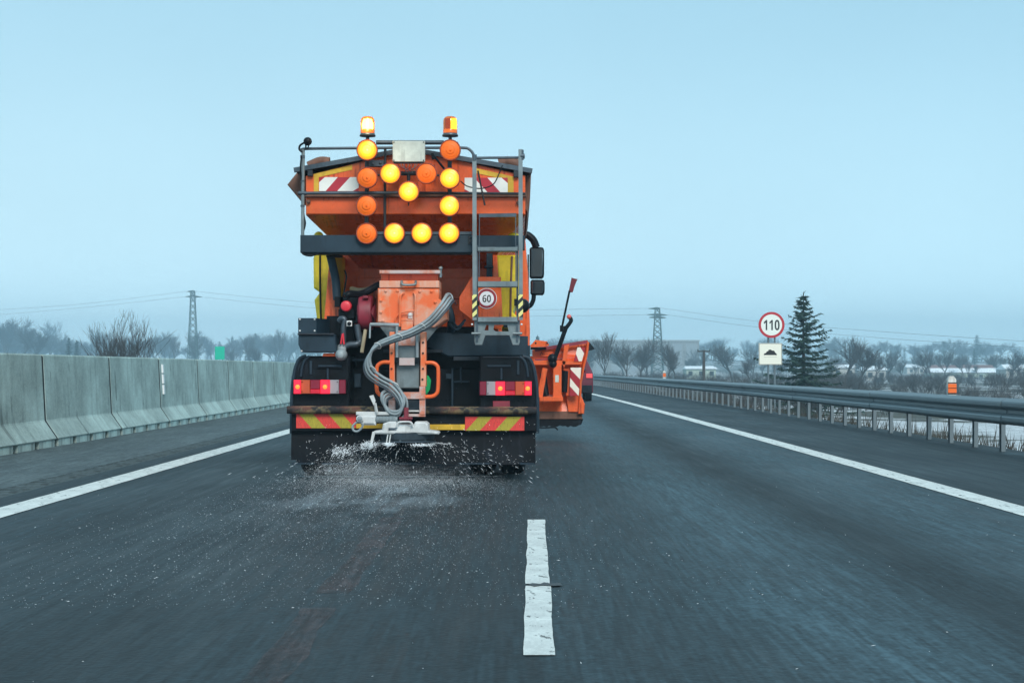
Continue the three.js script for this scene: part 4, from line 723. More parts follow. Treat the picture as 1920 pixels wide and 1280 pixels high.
// snowplough
{
  const p = group('snow_plough', truck), d = 26.2;
  tp('mouldboard', [hull([[998, 656, d], [1102, 640, d + 0.1], [998, 676, d], [1098, 668, d + 0.05], [998, 658, d + 0.12], [1104, 641, d + 0.2], [1100, 668, d + 0.2]]),
    hull([[1000, 677, d], [1098, 668, d + 0.05], [1000, 740, d + 0.15], [1087, 742, d + 0.15], [1000, 677, d + 0.2], [1098, 668, d + 0.2], [1000, 740, d + 0.3], [1087, 742, d + 0.3]]),
    hull([[980, 740, d + 0.1], [1087, 742, d + 0.1], [980, 770, d], [1093, 772, d], [980, 740, d + 0.25], [1087, 742, d + 0.25], [980, 770, d + 0.2], [1093, 772, d + 0.2]]),
    rect(700, 668, 1000, 772, d + 0.1, 0.15)], M.orange, p);
  tp('top_lip', [bar([1003, 656, d - 0.05], [1102, 640.5, d - 0.05], 0.05, 0.07)], M.maroon, p);
  tp('edge_plate', prism([[1101, 639], [1105, 642], [1103, 662], [1096, 690], [1091, 718], [1090, 742], [1097, 758], [1095, 776], [1084, 776], [1086, 742], [1087, 716], [1092, 688], [1098, 664]], d - 0.10, 0.34, 0.012), M.orange, p);
  tp('deflector', hull([[1104, 641, d + 0.05], [1106, 642, d], [1115.5, 654.5, d + 0.3], [1102, 658, d], [1104, 641, d + 0.3], [1103, 658, d + 0.3]]), M.black, p);
  tp('hinge_plate', [prism([[994, 648], [1004, 637], [1026, 640], [1030, 647], [1024, 650], [996, 651]], d - 0.25, 0.05)], M.orange, p);
  for (const x of [1004.5, 1026]) tp('bolt', bolt(x, 643, d - 0.25, 0.014), M.black, p);
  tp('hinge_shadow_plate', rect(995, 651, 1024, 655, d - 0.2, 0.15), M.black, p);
  tp('upper_rib', prism([[1058, 648], [1068, 645], [1058, 690], [1054, 680]], d - 0.22, 0.24), M.orange, p);
  tp('middle_beam', [rect(1000, 676, 1054, 684, d - 0.25, 0.25), prism([[1054, 684], [1054, 676], [1092, 678], [1090, 683]], d - 0.22, 0.24)], M.orange, p);
  tp('beam_groove', rect(1003, 672.5, 1032, 675, d - 0.2, 0.1), M.maroon, p);
  tp('push_post', prism([[1037, 684], [1053, 684], [1053, 738], [1056, 748], [1036, 748], [1037, 736]], d - 0.30, 0.28, 0.012), M.orange, p);
  tp('post_label', plateGeo(1041, 703, 1048, 716.5, d - 0.305), M.plate, p);
  tps('side_brace', [prism([[1056, 690], [1068, 690], [1070, 742], [1062, 742]], d - 0.12, 0.14), bar([1022, 690, d - 0.2], [1012, 745, d - 0.2], 0.08, 0.06)], M.orange, p);
  tps('lower_arm', [rect(1012, 744, 1056, 752, d - 0.32, 0.3), prism([[1062, 742], [1086, 742], [1092, 772], [1066, 772]], d - 0.05, 0.1)], M.orange, p);
  tps('hydraulic_ram', [rod([1018, 700, d - 0.15], [1024, 742, d - 0.2], 0.05), rod([1060, 695, d - 0.1], [1058, 735, d - 0.12], 0.05)], M.black, p);
  tp('cutting_board', [rect(985, 771, 1092, 786, d - 0.02, 0.12, 0.01)], M.brown, p);
  { const top = [], bot = [], R = rng(5); for (let x = 985; x <= 1094; x += 5) bot.push([x, 797 + R() * 4 - (x > 1080 ? 1 : 0)]); tp('rubber_edge', prism([[985, 785], ...bot.map(q => q), [1094, 785]], d, 0.06, 0.004), M.rubber, p); tp('torn_strip', tube([[1000, 800, d], [1020, 802, d], [1040, 801, d], [1046, 806, d]], 0.012, 16), M.rubber, p); }
  const sg = (name, flip, w, h, polys, pts, dd) => { const m = printed(w, h, x => { x.fillStyle = '#f0e6d8'; x.fillRect(0, 0, w, h); x.fillStyle = '#a3182c'; for (const a of polys) { x.beginPath(); a.forEach(([u, v], i) => i ? x.lineTo(u * w, v * h) : x.moveTo(u * w, v * h)); x.fill(); } });
    const q = pts.map(([x, y]) => P(x, y, dd)), g = new THREE.BufferGeometry(); g.setAttribute('position', new THREE.Float32BufferAttribute([q[0], q[1], q[2], q[0], q[2], q[3]].flatMap(v => [v.x, v.y, v.z]), 3)); g.setAttribute('uv', new THREE.Float32BufferAttribute([0, 1, 0, 0, 1, 0, 0, 1, 1, 0, 1, 1], 2)); g.computeVertexNormals();
    const b = g.clone().translate(0, 0, -0.006); tp(name, [g, b], m, p, true); };
  sg('striped_board', 0, 128, 160, [[[0.35, 0], [1, 0], [1, 0.42]], [[0, 0.45], [0.62, 1], [0, 1]]], [[1083, 651], [1076, 677], [1091, 677], [1098, 651]], d - 0.24);
  sg('striped_board', 0, 128, 320, [[[0, 0.06], [1, 0.42], [1, 0.75], [0, 0.36]], [[0, 0.66], [1, 1], [0, 1]]], [[1070, 689], [1068, 742], [1085, 742], [1090, 689]], d - 0.20);
  const sc = printed(256, 96, (x, w, h) => { x.fillStyle = '#e8622c'; x.fillRect(0, 0, w, h); x.strokeStyle = '#4a1c10'; x.lineWidth = 8; x.beginPath(); x.moveTo(14, 84); x.lineTo(46, 18); x.lineTo(58, 50); x.lineTo(84, 58); x.stroke(); x.lineWidth = 6; x.strokeStyle = '#5a2414'; for (let k = 0; k < 9; k++) { x.beginPath(); x.moveTo(92 + k * 17, 66); x.quadraticCurveTo(98 + k * 17, 34 + (k % 3) * 8, 106 + k * 17, 62); x.stroke(); } }, { roughness: 0.45 });
  plateAt('lettering', 1011, 658, 1036, 668, d - 0.03, sc, p);
  const r = group('marker_rod', p);
  mesh('rod', [rod([1036, 684, d - 0.3], [1062, 612, d - 0.3], 0.035), tube([[1062, 614, d - 0.3], [1068, 606, d - 0.3], [1071, 600, d - 0.3], [1068, 594, d - 0.3]], 0.03, 20), rod([1054, 612, d - 0.3], [1068, 545, d - 0.3], 0.017), rect(1050, 610, 1056, 622, d - 0.32, 0.04), rod([1052, 613, d - 0.3], [1064, 614, d - 0.3], 0.02), blob(1036, 672, d - 0.3, 0.075), blob(1037, 682, d - 0.3, 0.06)], M.black, r);
  mesh('end_lamp', blob(1067, 593.5, d - 0.32, 0.036), paint(0.75, 0.12, 0.10, { roughness: 0.3 }), r);
  mesh('flag', prism([[1066, 548], [1072, 520], [1077, 522], [1083, 523], [1080, 530], [1077, 538], [1074, 548]], d - 0.3, 0.02, 0.004), paint(0.16, 0.02, 0.03, { roughness: 0.8 }), r);
}
function plateGeo(x0, y0, x1, y1, d) { return rect(x0, y0, x1, y1, d, 0.01, 0.002); }

// ---------------------------------------------------------------- red car ahead in the right lane
{
  const zb = -57.4, cx = 1.72 , o = thing('red_car', 'dark red car ahead in the right lane, mostly hidden by the plough', 'car', [cx, 0, zb - 2]);
  const side = [[0, 0.30], [0, 0.62], [0.03, 0.95], [0.10, 1.0], [0.62, 1.42], [0.9, 1.47], [2.0, 1.46], [2.9, 1.02], [3.9, 0.86], [4.1, 0.6], [4.1, 0.28], [0.1, 0.26]];
  const g = new THREE.ExtrudeGeometry(new THREE.Shape(side.map(([z, y]) => new THREE.Vector2(z, y))), { depth: 1.62, bevelEnabled: true, bevelSize: 0.05, bevelThickness: 0.06, bevelOffset: -0.05, bevelSegments: 3 });
  g.rotateY(Math.PI / 2).translate(cx - 0.81, 0, zb);
  const gp = g.attributes.position; for (let i = 0; i < gp.count; i++) { const y = gp.getY(i); if (y > 0.95) gp.setX(i, cx + (gp.getX(i) - cx) * (1 - 0.22 * (y - 0.95) / 0.5)); } g.computeVertexNormals();
  mesh('body', g, paint(0.12, 0.006, 0.018, { roughness: 0.25 }), o);
  mesh('rear_window', hull([V(cx - 0.62, 1.04, zb - 0.10), V(cx + 0.62, 1.04, zb - 0.10), V(cx - 0.55, 1.38, zb - 0.52), V(cx + 0.55, 1.38, zb - 0.52), V(cx - 0.62, 1.02, zb - 0.2), V(cx + 0.62, 1.02, zb - 0.2), V(cx + 0.55, 1.36, zb - 0.6), V(cx - 0.55, 1.36, zb - 0.6)]).translate(0, 0.02, 0.03), M.glass, o);
  mesh('bumper', new THREE.BoxGeometry(1.66, 0.24, 0.16).translate(cx, 0.42, zb), M.black, o);
  const tl = new THREE.MeshStandardMaterial({ color: new THREE.Color().setRGB(0.4, 0.02, 0.03), emissive: new THREE.Color().setRGB(1, 0.10, 0.10), emissiveIntensity: 0.9 / EXPO, roughness: 0.3 });
  for (const s of [-1, 1]) mesh('taillight', new THREE.BoxGeometry(0.20, 0.14, 0.10).translate(cx + s * 0.74, 0.86, zb + 0.0), tl, o);
  for (const s of [-1, 1]) for (const z of [0.7, 3.2]) mesh('wheel', new THREE.CylinderGeometry(0.31, 0.31, 0.2, 24).rotateZ(Math.PI / 2).translate(cx + s * 0.74, 0.31, zb - z), M.rubber, o);
}

// ---------------------------------------------------------------- vegetation
function bareTree(seed, o = {}) {                          // trunk and limbs + fine twigs of a leafless tree about 1 unit tall
  const R = rng(seed), limbs = [], twigs = [], { levels = 5, spread = 0.62, trunk = 0.26, fork = 3, upright = 0.25, multi = 1, lean = 1.1 } = o;
  const out = (arr, a, b, r0, r1) => {
    const dir = b.clone().sub(a), l = dir.length(); if (l < 1e-5) return; dir.normalize();
    const s = Math.abs(dir.y) > 0.9 ? V(1, 0, 0) : V(0, 1, 0), u = s.cross(dir).normalize(), w = dir.clone().cross(u), n = 3, ring = (c, r) => [...Array(n)].map((_, k) => c.clone().addScaledVector(u, r * Math.cos(k * 2.094)).addScaledVector(w, r * Math.sin(k * 2.094)));
    const A = ring(a, r0), B = ring(b, r1); for (let k = 0; k < n; k++) { const k1 = (k + 1) % n; for (const v of [A[k], A[k1], B[k1], A[k], B[k1], B[k]]) arr.push(v.x, v.y, v.z); }
  };
  const grow = (p, dir, len, r, lv) => {
    let a = p.clone(), dd = dir.clone();
    for (let s = 0; s < 3; s++) { dd.x += (R() - 0.5) * 0.28; dd.z += (R() - 0.5) * 0.28; dd.y += upright * 0.12; dd.normalize(); const b = a.clone().addScaledVector(dd, len / 3), r0 = r * (1 - 0.13 * s), r1 = r * (1 - 0.13 * (s + 1));
      out(lv >= 3 ? twigs : limbs, a, b, r0, r1); a = b;
      if (lv > 0 && lv < levels && s < 2 && R() < 0.75) side(a, dd, len * 0.6, r * 0.5, lv + 1); }
    if (lv < levels) for (let k = 0; k < fork; k++) side(a, dd, len * (0.68 + R() * 0.22), r * 0.62, lv + 1);
  };
  const side = (a, dd, len, r, lv) => { const t = V(R() - 0.5, (R() - 0.35) * 0.6, R() - 0.5).normalize(), q = dd.clone().addScaledVector(t, spread * (0.7 + R() * 0.6)); q.y += upright * 0.35; grow(a, q.normalize(), len, Math.max(r, 0.0016), lv); };
  for (let m = 0; m < multi; m++) grow(V((R() - 0.5) * 0.06 * (multi > 1 ? 3 : 0), 0, (R() - 0.5) * 0.06 * (multi > 1 ? 3 : 0)), V((R() - 0.5) * (multi > 1 ? lean : 0.15), 1, (R() - 0.5) * (multi > 1 ? lean : 0.15)).normalize(), trunk * (multi > 1 ? 1.15 - 0.55 * m / multi : 1), 0.020 * (multi > 1 ? 0.5 : 1), 0);
  const mk = arr => { const g = new THREE.BufferGeometry(); g.setAttribute('position', new THREE.Float32BufferAttribute(arr, 3)); g.setAttribute('uv', new THREE.Float32BufferAttribute(new Float32Array(arr.length / 3 * 2), 2)); g.computeVertexNormals(); return g; };
  const L = mk(limbs), T = mk(twigs); L.computeBoundingBox(); T.computeBoundingBox(); const hh = 1 / Math.max(L.boundingBox.max.y, T.boundingBox.max.y); L.scale(hh, hh, hh); T.scale(hh, hh, hh);
  return { L, T };
}
function conifer(seed, o = {}) {                           // spruce about 1 unit tall
  const R = rng(seed), { width = 0.30, whorls = 26, dense = 1 } = o, nd = [], wd = [];
  const tri = (a, b, c) => nd.push(a.x, a.y, a.z, b.x, b.y, b.z, c.x, c.y, c.z);
  for (let w = 0; w < whorls; w++) {
    const t = w / (whorls - 1), y = 0.06 + 0.90 * t ** 0.92, n = Math.round((9 - 4 * t)), len0 = width * (1 - t) ** 0.85 * (0.72 + 0.5 * R()) + 0.012;
    for (let k = 0; k < n; k++) {
      const az = (k + R() * 0.8) / n * 6.283 + w * 1.7, len = len0 * (0.5 + 0.85 * R()), dir = V(Math.cos(az), 0, Math.sin(az)), up = 0.25 * t - 0.30 * (1 - t) + (R() - 0.5) * 0.2, steps = Math.max(3, Math.round(len / 0.022));
      let prev = V(0, y + (R() - 0.5) * 0.02, 0);
      for (let s = 1; s <= steps; s++) {
        const q = s / steps, p = V(0, 0, 0).addScaledVector(dir, len * q); p.y = prev.y + (up + 0.75 * (q - 0.35)) * len / steps;
        const wv = dir.clone().cross(V(0, 1, 0)), wd0 = 0.003 * (1 - q) + 0.0008;
        tri(prev.clone().addScaledVector(wv, wd0), prev.clone().addScaledVector(wv, -wd0), p); 
        for (let m = 0; m < 5 * dense; m++) {
          const sgn = m % 2 ? 1 : -1, nl = 0.040 * (1.15 - 0.5 * q) * (0.6 + 0.7 * R()), base = prev.clone().lerp(p, R()), tip = base.clone().addScaledVector(wv, sgn * nl * (0.5 + 0.5 * R())).addScaledVector(dir, nl * 0.8 * R()); tip.y += nl * (R() - 0.72) * 1.1;
          const off = V((R() - 0.5), (R() - 0.5), (R() - 0.5)).multiplyScalar(0.016); tri(base.clone().sub(off), base.clone().add(off), tip);
        }
        prev = p;
      }
    }
  }
  for (let k = 0; k < 10; k++) { const b = V(0, 0.94 + k * 0.006, 0); tri(b.clone().add(V(-0.003, 0, 0)), b.clone().add(V(0.003, 0, 0)), b.clone().add(V((R() - 0.5) * 0.03, 0.03, (R() - 0.5) * 0.03))); }
  const g = new THREE.BufferGeometry(); g.setAttribute('position', new THREE.Float32BufferAttribute(nd, 3)); g.setAttribute('uv', new THREE.Float32BufferAttribute(new Float32Array(nd.length / 3 * 2), 2)); g.computeVertexNormals();
  return { T: g, L: new THREE.CylinderGeometry(0.003, 0.016, 1, 8).translate(0, 0.5, 0) };
}
const bark = paint(0.045, 0.04, 0.037, { roughness: 0.95 }), twigM = paint(0.05, 0.046, 0.044, { roughness: 0.95 }), needle = paint(0.020, 0.050, 0.034, { roughness: 0.85 });
const kinds = {
  round: bareTree(3, { levels: 5, spread: 0.72, fork: 3, upright: 0.18 }),
  tall: bareTree(14, { levels: 5, spread: 0.50, fork: 3, upright: 0.40, trunk: 0.30 }),
  wide: bareTree(27, { levels: 5, spread: 0.85, fork: 3, upright: 0.15, trunk: 0.20 }),
  bush: bareTree(41, { levels: 4, spread: 0.50, fork: 2, upright: 0.35, trunk: 0.34, multi: 9 }),
  bigbush: bareTree(43, { levels: 5, spread: 0.46, fork: 2, upright: 0.42, trunk: 0.30, multi: 8, lean: 0.9 }),
  spruce: conifer(7, { width: 0.31, dense: 1.5, whorls: 21 }), slim: conifer(9, { width: 0.17, whorls: 20 }),
};
function tree(kind, px, topPy, d, label, group, wide = 1, turn = 0, name) {
  const t = P(px, topPy, d), y0 = groundY(t.x, t.z) - 0.15, h = t.y - y0, o = thing(name || (kind === 'spruce' || kind === 'slim' ? 'spruce_tree' : kind === 'bush' ? 'bare_shrub' : 'bare_tree'), label, kind.endsWith('bush') ? 'shrub' : 'tree', [t.x, y0, t.z], group);
  o.rotation.y = turn; const k = kinds[kind], ev = kind === 'spruce' || kind === 'slim';
  const a = new THREE.Mesh(k.L, bark), b = new THREE.Mesh(k.T, ev ? needle : twigM); a.name = 'trunk'; b.name = 'crown';
  for (const q of [a, b]) { q.scale.set(h * wide, h, h * wide); q.castShadow = q.receiveShadow = true; o.add(q); }
  return o;
}
tree('spruce', 1507, 549, 92, 'dark green spruce standing right of the 110 sign', null, 1.28, 0.4);
tree('bigbush', 221, 576, 105, 'bare many-stemmed shrub above the concrete barrier on the left', null, 0.95, 0.5, 'bare_shrub');
tree('bush', 245, 612, 112, 'lower bare shrub touching the right side of the tall shrub', null, 1.5, 2.1);
tree('slim', 128, 632, 480, 'small dark spruce left of the bare shrub', null, 1.2); tree('slim', 143, 637, 480, 'smaller dark spruce beside the first one left of the shrub', null, 1.2, 1);
tree('spruce', 1008, 628, 420, 'far spruce top showing between truck mirror and plough', null, 1);
const R0 = rng(2024);
// single trees that can be told apart
for (const [k, px, py, d, l, w] of [
  ['round', 40, 606, 676, 'hazy round bare tree at the left picture edge', 1.0], ['tall', 12, 596, 780, 'taller hazy bare tree cut by the left picture edge', 0.9], ['wide', 62, 612, 663, 'hazy broad bare tree just right of the round one on the left', 1.0],
  ['round', 372, 628, 624, 'dense hazy tree at the foot of the left pylon', 1.1], ['tall', 466, 622, 676, 'tall hazy tree right of the green sign', 0.8], ['tall', 520, 614, 728, 'tallest hazy tree just left of the truck', 0.8], ['round', 440, 652, 598, 'low hazy tree right next to the green sign', 1.3], ['wide', 485, 645, 572, 'broad low hazy tree between green sign and truck', 1.2], ['tall', 328, 628, 702, 'thin hazy tree left of the left pylon', 0.8],
  ['tall', 1132, 618, 255, 'bare tree rising right behind the plough blade', 1.1], ['round', 1172, 632, 272, 'bare tree left of the right pylon', 1.2], ['wide', 1200, 628, 297, 'wide bare tree close to the right pylon', 1.0], ['wide', 1268, 636, 289, 'wide bare tree right of the right pylon', 1.0], ['round', 1252, 650, 255, 'dark bare tree behind the pylon foot', 1.0],
  ['wide', 1585, 626, 255, 'bare tree right of the spruce', 0.9], ['wide', 1612, 640, 238, 'slanting bare tree second right of the spruce', 1.1], ['round', 1640, 655, 289, 'low bare tree third right of the spruce', 1.1], ['round', 1408, 670, 255, 'low dark bare tree left of the sign plate', 1.2], ['tall', 1745, 660, 408, 'thin bare tree above the snowy roof', 0.9], ['round', 1905, 680, 323, 'bare tree at the right picture edge', 1.1], ['tall', 1815, 677, 442, 'small bare tree right of the orange-banded post', 0.9]])
  tree(k, px, py, d, l, px < 600 ? 'hazy trees beyond the barrier' : 'bare trees beyond the guardrail', w * (0.9 + 0.25 * R0()), R0() * 6.28);
// scrub on the slope right behind the rail
for (let k = 0; k < 34; k++) {
  const px = 1125 + (k + R0() * 0.8) * 24, d = 84 + R0() * 70;
  tree('bush', px, mix(712, 745, (px - 1120) / 800) - 2 + R0() * 16 - (px > 1330 && px < 1420 ? 8 : 0), d, 'dark leafless scrub on the slope behind the guardrail', 'leafless scrub behind the guardrail', 1.7 + R0() * 0.8, R0() * 6.28, 'scrub');
}
// distant woods that read as one mass
function woods(name, label, list) {
  const per = { L: [], T: [] }, q = new THREE.Quaternion(), m4 = (x, y, z, h, w, a) => new THREE.Matrix4().compose(V(x, y, z), q.clone().setFromAxisAngle(V(0, 1, 0), a), V(h * w, h, h * w));
  const names = ['round', 'tall', 'wide', 'slim', 'bush'], bucket = {};
  for (const [kind, x, z, h, w, a] of list) (bucket[kind] ??= []).push(m4(x, groundY(x, z) - 0.3, z, h, w, a));
  const o = new THREE.Group(); o.name = numbered(name); tag(o, label, 'woodland'); o.userData.kind = 'stuff'; scene.add(o);
  for (const k of names) if (bucket[k]) for (const part of ['L', 'T']) { const im = new THREE.InstancedMesh(kinds[k][part], k === 'slim' ? needle : part === 'L' ? bark : twigM, bucket[k].length); bucket[k].forEach((m, i) => im.setMatrixAt(i, m)); im.name = part === 'L' ? 'trunks' : 'crowns'; o.add(im); }
}
{
  const R = rng(99), near = [], left = [], far = [];
  for (let k = 0; k < 95; k++) { const d = 800 + R() * 480, px = -60 + R() * 660, p = P(px, 0, d); left.push([['round', 'wide', 'tall', 'slim'][(R() * 3.4) | 0], p.x, -d, (11 + R() * 13) * (px < 90 ? 1.2 : 0.8), 1.1 + R() * 0.4, R() * 6]); }
  for (let k = 0; k < 75; k++) { const d = 330 + R() * 380, px = 1090 + R() * 900, p = P(px, 0, d); near.push([['round', 'wide', 'tall', 'slim'][(R() * 3.3) | 0], p.x, -d, (4.5 + R() * 7) * (px < 1310 ? 1.2 : 0.75), 1.1 + R() * 0.5, R() * 6]); }
  for (let k = 0; k < 260; k++) { const d = 900 + R() * 500, px = -100 + R() * 2150, p = P(px, 0, d); far.push([['round', 'wide', 'tall', 'slim'][(R() * 3.6) | 0], p.x, -d, 8 + R() * 8, 1.3 + R() * 0.6, R() * 6]); }
  const brush = []; for (let k = 0; k < 420; k++) { const d = 115 + 290 * R() ** 1.3, px = 1110 + R() * 880, p = P(px, 0, d); if (p.x > 8.6) brush.push(['bush', p.x, -d, (0.7 + R() * 1.6) * (d > 160 ? 1.25 : 0.8), 1.6 + R() * 0.9, R() * 6]); }
  woods('brushwood', 'tangle of dark brushwood over the snowy ground behind the guardrail', brush);
  woods('woodland', 'pale blue mass of distant trees above the left concrete barrier', left); woods('woodland', 'hazy mass of trees behind the guardrail on the right', near); woods('woodland', 'faintest tree line along the far horizon', far);
}

// ---------------------------------------------------------------- buildings far off
const snowM = paint(0.80, 0.83, 0.86, { roughness: 0.9 });
function box(x0, x1, y0, y1, z0, z1) { return new THREE.BoxGeometry(x1 - x0, y1 - y0, z1 - z0).translate((x0 + x1) / 2, (y0 + y1) / 2, (z0 + z1) / 2); }
{
  const d = 620, a = P(1085, 637, d), b = P(1311, 640, d), y0 = groundY(a.x, a.z) - 1, o = thing('warehouse', 'large flat-roofed pale grey hall in the haze behind the bare trees', 'building', [(a.x + b.x) / 2, y0, a.z]);
  mesh('wall', box(a.x, b.x, y0, a.y - 0.5, -d - 40, -d), paint(0.30, 0.33, 0.34, { map: TEX.grime, roughness: 0.8 }), o);
  mesh('roof_edge', box(a.x - 0.3, b.x + 0.3, a.y - 0.5, a.y, -d - 40.3, -d + 0.3), paint(0.36, 0.39, 0.40, { roughness: 0.7 }), o);
  const nb = 8; for (let k = 0; k < nb; k++) { const x = mix(a.x, b.x, (k + 0.5) / nb); mesh('wall_panel', box(x - 2.0, x + 2.0, y0 + 1, a.y - 1.4, -d, -d + 0.12), paint(0.27, 0.31, 0.33, { roughness: 0.8 }), o); }
}
function house(name, label, px0, px1, ridge, eave, d, roofC, wallC, snow) {
  const a = P(px0, eave, d), b = P(px1, ridge, d), y0 = groundY(a.x, a.z) - 0.5, o = thing(name, label, 'building', [(a.x + b.x) / 2, y0, -d], 'low buildings beyond the guardrail'), D = 9, m = -d - D / 2;
  mesh('wall', box(a.x + 0.3, b.x - 0.3, y0, a.y, -d - D, -d), wallC, o);
  mesh('roof', hull([V(a.x, a.y, -d + 0.4), V(b.x, a.y, -d + 0.4), V(a.x, a.y, -d - D - 0.4), V(b.x, a.y, -d - D - 0.4), V(a.x + 0.4, b.y, m), V(b.x - 0.4, b.y, m)]), roofC, o);
  if (snow) { const t = 0.55; mesh('snow_cover', hull([V(a.x, a.y + 0.06, -d + 0.45), V(b.x, a.y + 0.06, -d + 0.45), V(a.x, a.y + 0.2, -d + 0.45), V(b.x, a.y + 0.2, -d + 0.45), V(a.x, mix(a.y, b.y, t) + 0.12, mix(-d, m, t) + 0.1), V(b.x, mix(a.y, b.y, t) + 0.12, mix(-d, m, t) + 0.1)]), snowM, o); }
  const n = Math.max(2, Math.round((b.x - a.x) / 3)); for (let k = 0; k < n; k++) { const x = mix(a.x, b.x, (k + 0.5) / n); mesh('window', box(x - 0.5, x + 0.5, a.y - 1.6, a.y - 0.5, -d, -d + 0.08), M.glass, o); }
}
const plasterGreen = paint(0.42, 0.50, 0.42, { roughness: 0.8 }), plaster = paint(0.5, 0.5, 0.47, { roughness: 0.8 }), roofRed = paint(0.20, 0.11, 0.10, { roughness: 0.8 }), roofDark = paint(0.12, 0.12, 0.13, { roughness: 0.8 });
house('long_house', 'long low building with reddish roof and snowy eaves, far right', 1745, 1872, 684, 699, 480, roofRed, plasterGreen, true);
house('shed', 'pale shed with snow-covered roof between pylon and sign', 1285, 1345, 686, 692, 420, snowM, plasterGreen, true);
house('cottage', 'small cottage with white roof right of the spruce', 1622, 1664, 686, 694, 380, snowM, plaster, true);
house('cottage', 'farther cottage with white roof above the first one', 1700, 1738, 683, 689, 600, snowM, plaster, true);
house('cottage', 'cottage with dark roof seen under the spruce branches', 1560, 1606, 680, 690, 400, roofDark, plaster, true);
house('cottage', 'white-roofed cottage at the right picture edge', 1885, 1935, 683, 693, 430, snowM, plaster, true);

// ---------------------------------------------------------------- pylons, pole and wires
const pylM = paint(0.07, 0.12, 0.12, { roughness: 0.7 });
function pylon(px, top, d, arms, label) {
  const t = P(px, top, d), y0 = groundY(t.x, t.z), H = t.y - y0, o = thing('lattice_pylon', label, 'pylon', [t.x, y0, t.z], 'lattice pylons of the power line'), g = [], w = y => mix(1.7, 0.6, (y - y0) / H);
  for (const [sx, sz] of [[-1, -1], [1, -1], [1, 1], [-1, 1]]) mesh('leg', rod(V(t.x + sx * w(y0), y0, t.z + sz * w(y0)), V(t.x + sx * 0.6, t.y, t.z + sz * 0.6), 0.15, 0.11, 5), pylM, o);
  const n = 13; for (let k = 0; k < n; k++) { const a = y0 + H * k / n, b = y0 + H * (k + 1) / n; for (const s of [-1, 1]) { g.push(rod(V(t.x - w(a), a, t.z + s * w(a)), V(t.x + w(b), b, t.z + s * w(b)), 0.08, 0.08, 4), rod(V(t.x + w(a), a, t.z + s * w(a)), V(t.x - w(b), b, t.z + s * w(b)), 0.08, 0.08, 4)); g.push(rod(V(t.x + s * w(a), a, t.z - w(a)), V(t.x + s * w(b), b, t.z + w(b)), 0.08, 0.08, 4)); } }
  mesh('lattice', g, pylM, o);
  for (const [l, r, y] of arms) { const A = P(px + l, top + y + 1, d), B = P(px + r, top + y + 1.5, d), C = P(px, top + y - 0.5, d); mesh('cross_arm', [rod(A, C, 0.12, 0.25, 5), rod(B, C, 0.12, 0.25, 5), rod(A, P(px, top + y + 2.5, d), 0.08, 0.14, 4), rod(B, P(px, top + y + 2.5, d), 0.08, 0.14, 4)], pylM, o); }
}
pylon(361, 545, 560, [[-11, 4, 0.5], [-14, 17, 10]], 'lattice pylon rising above the concrete barrier on the left');
pylon(1233, 577, 470, [[-16, 4, 0.5], [-19, 18, 12], [-15, 16, 17]], 'lattice pylon rising above the bare trees on the right');
{ const d = 150, t = P(1320, 656, d), y0 = groundY(t.x, t.z), o = thing('utility_pole', 'dark T-shaped utility pole left of the 110 sign', 'pole', [t.x, y0, t.z]); mesh('pole', rod(V(t.x, y0, t.z), V(t.x, t.y, t.z), 0.16, 0.11, 8), paint(0.06, 0.055, 0.05, { roughness: 0.9 }), o); mesh('cross_arm', bar([1308, 658.5, d], [1332, 658.5, d], 0.12, 0.12), paint(0.06, 0.055, 0.05, { roughness: 0.9 }), o); tps('insulator', [rod([1309, 658, d], [1309, 654.5, d], 0.05), rod([1331, 658, d], [1331, 654.5, d], 0.05)], pylM, o); }
const wireM = paint(0.10, 0.14, 0.16, { roughness: 0.6 });
for (const [pts, l] of [
  [[[-30, 582, 600], [150, 570, 580], [350, 546, 560]], 'upper power line wire left of the left pylon'], [[[-30, 592, 600], [160, 576, 580], [347, 556, 560]], 'lower power line wire left of the left pylon'],
  [[[378, 557, 560], [600, 578, 530], [900, 592, 500], [1214, 590, 470]], 'lower power line wire between the two pylons'], [[[365, 546, 560], [600, 568, 530], [900, 580, 500], [1217, 578, 470]], 'upper power line wire between the two pylons'],
  [[[1251, 590, 470], [1420, 613, 440], [1660, 634, 400], [1960, 654, 360]], 'lower power line wire right of the right pylon'], [[[1237, 577, 470], [1420, 602, 440], [1660, 622, 400], [1960, 642, 360]], 'upper power line wire right of the right pylon']])
  tag(mesh('power_wire', tube(pts, 0.035, 40), wireM), l, 'wire', 'wires of the power line');
// green board beyond the barrier
{ const d = 130, a = P(402.5, 650, d), b = P(420, 676, d), o = thing('green_sign', 'green direction board above the concrete barrier', 'road sign', [(a.x + b.x) / 2, -0.5, -d]); mesh('board', rect(402.5, 649.5, 420.5, 674, d, 0.06, 0.01), paint(0.0, 0.46, 0.30, { roughness: 0.5 }), o); for (const x of [406, 417]) { const p = P(x, 660, d + 0.1); mesh('post', rod(V(p.x, -0.6, p.z), p, 0.05), M.galv, o); } }

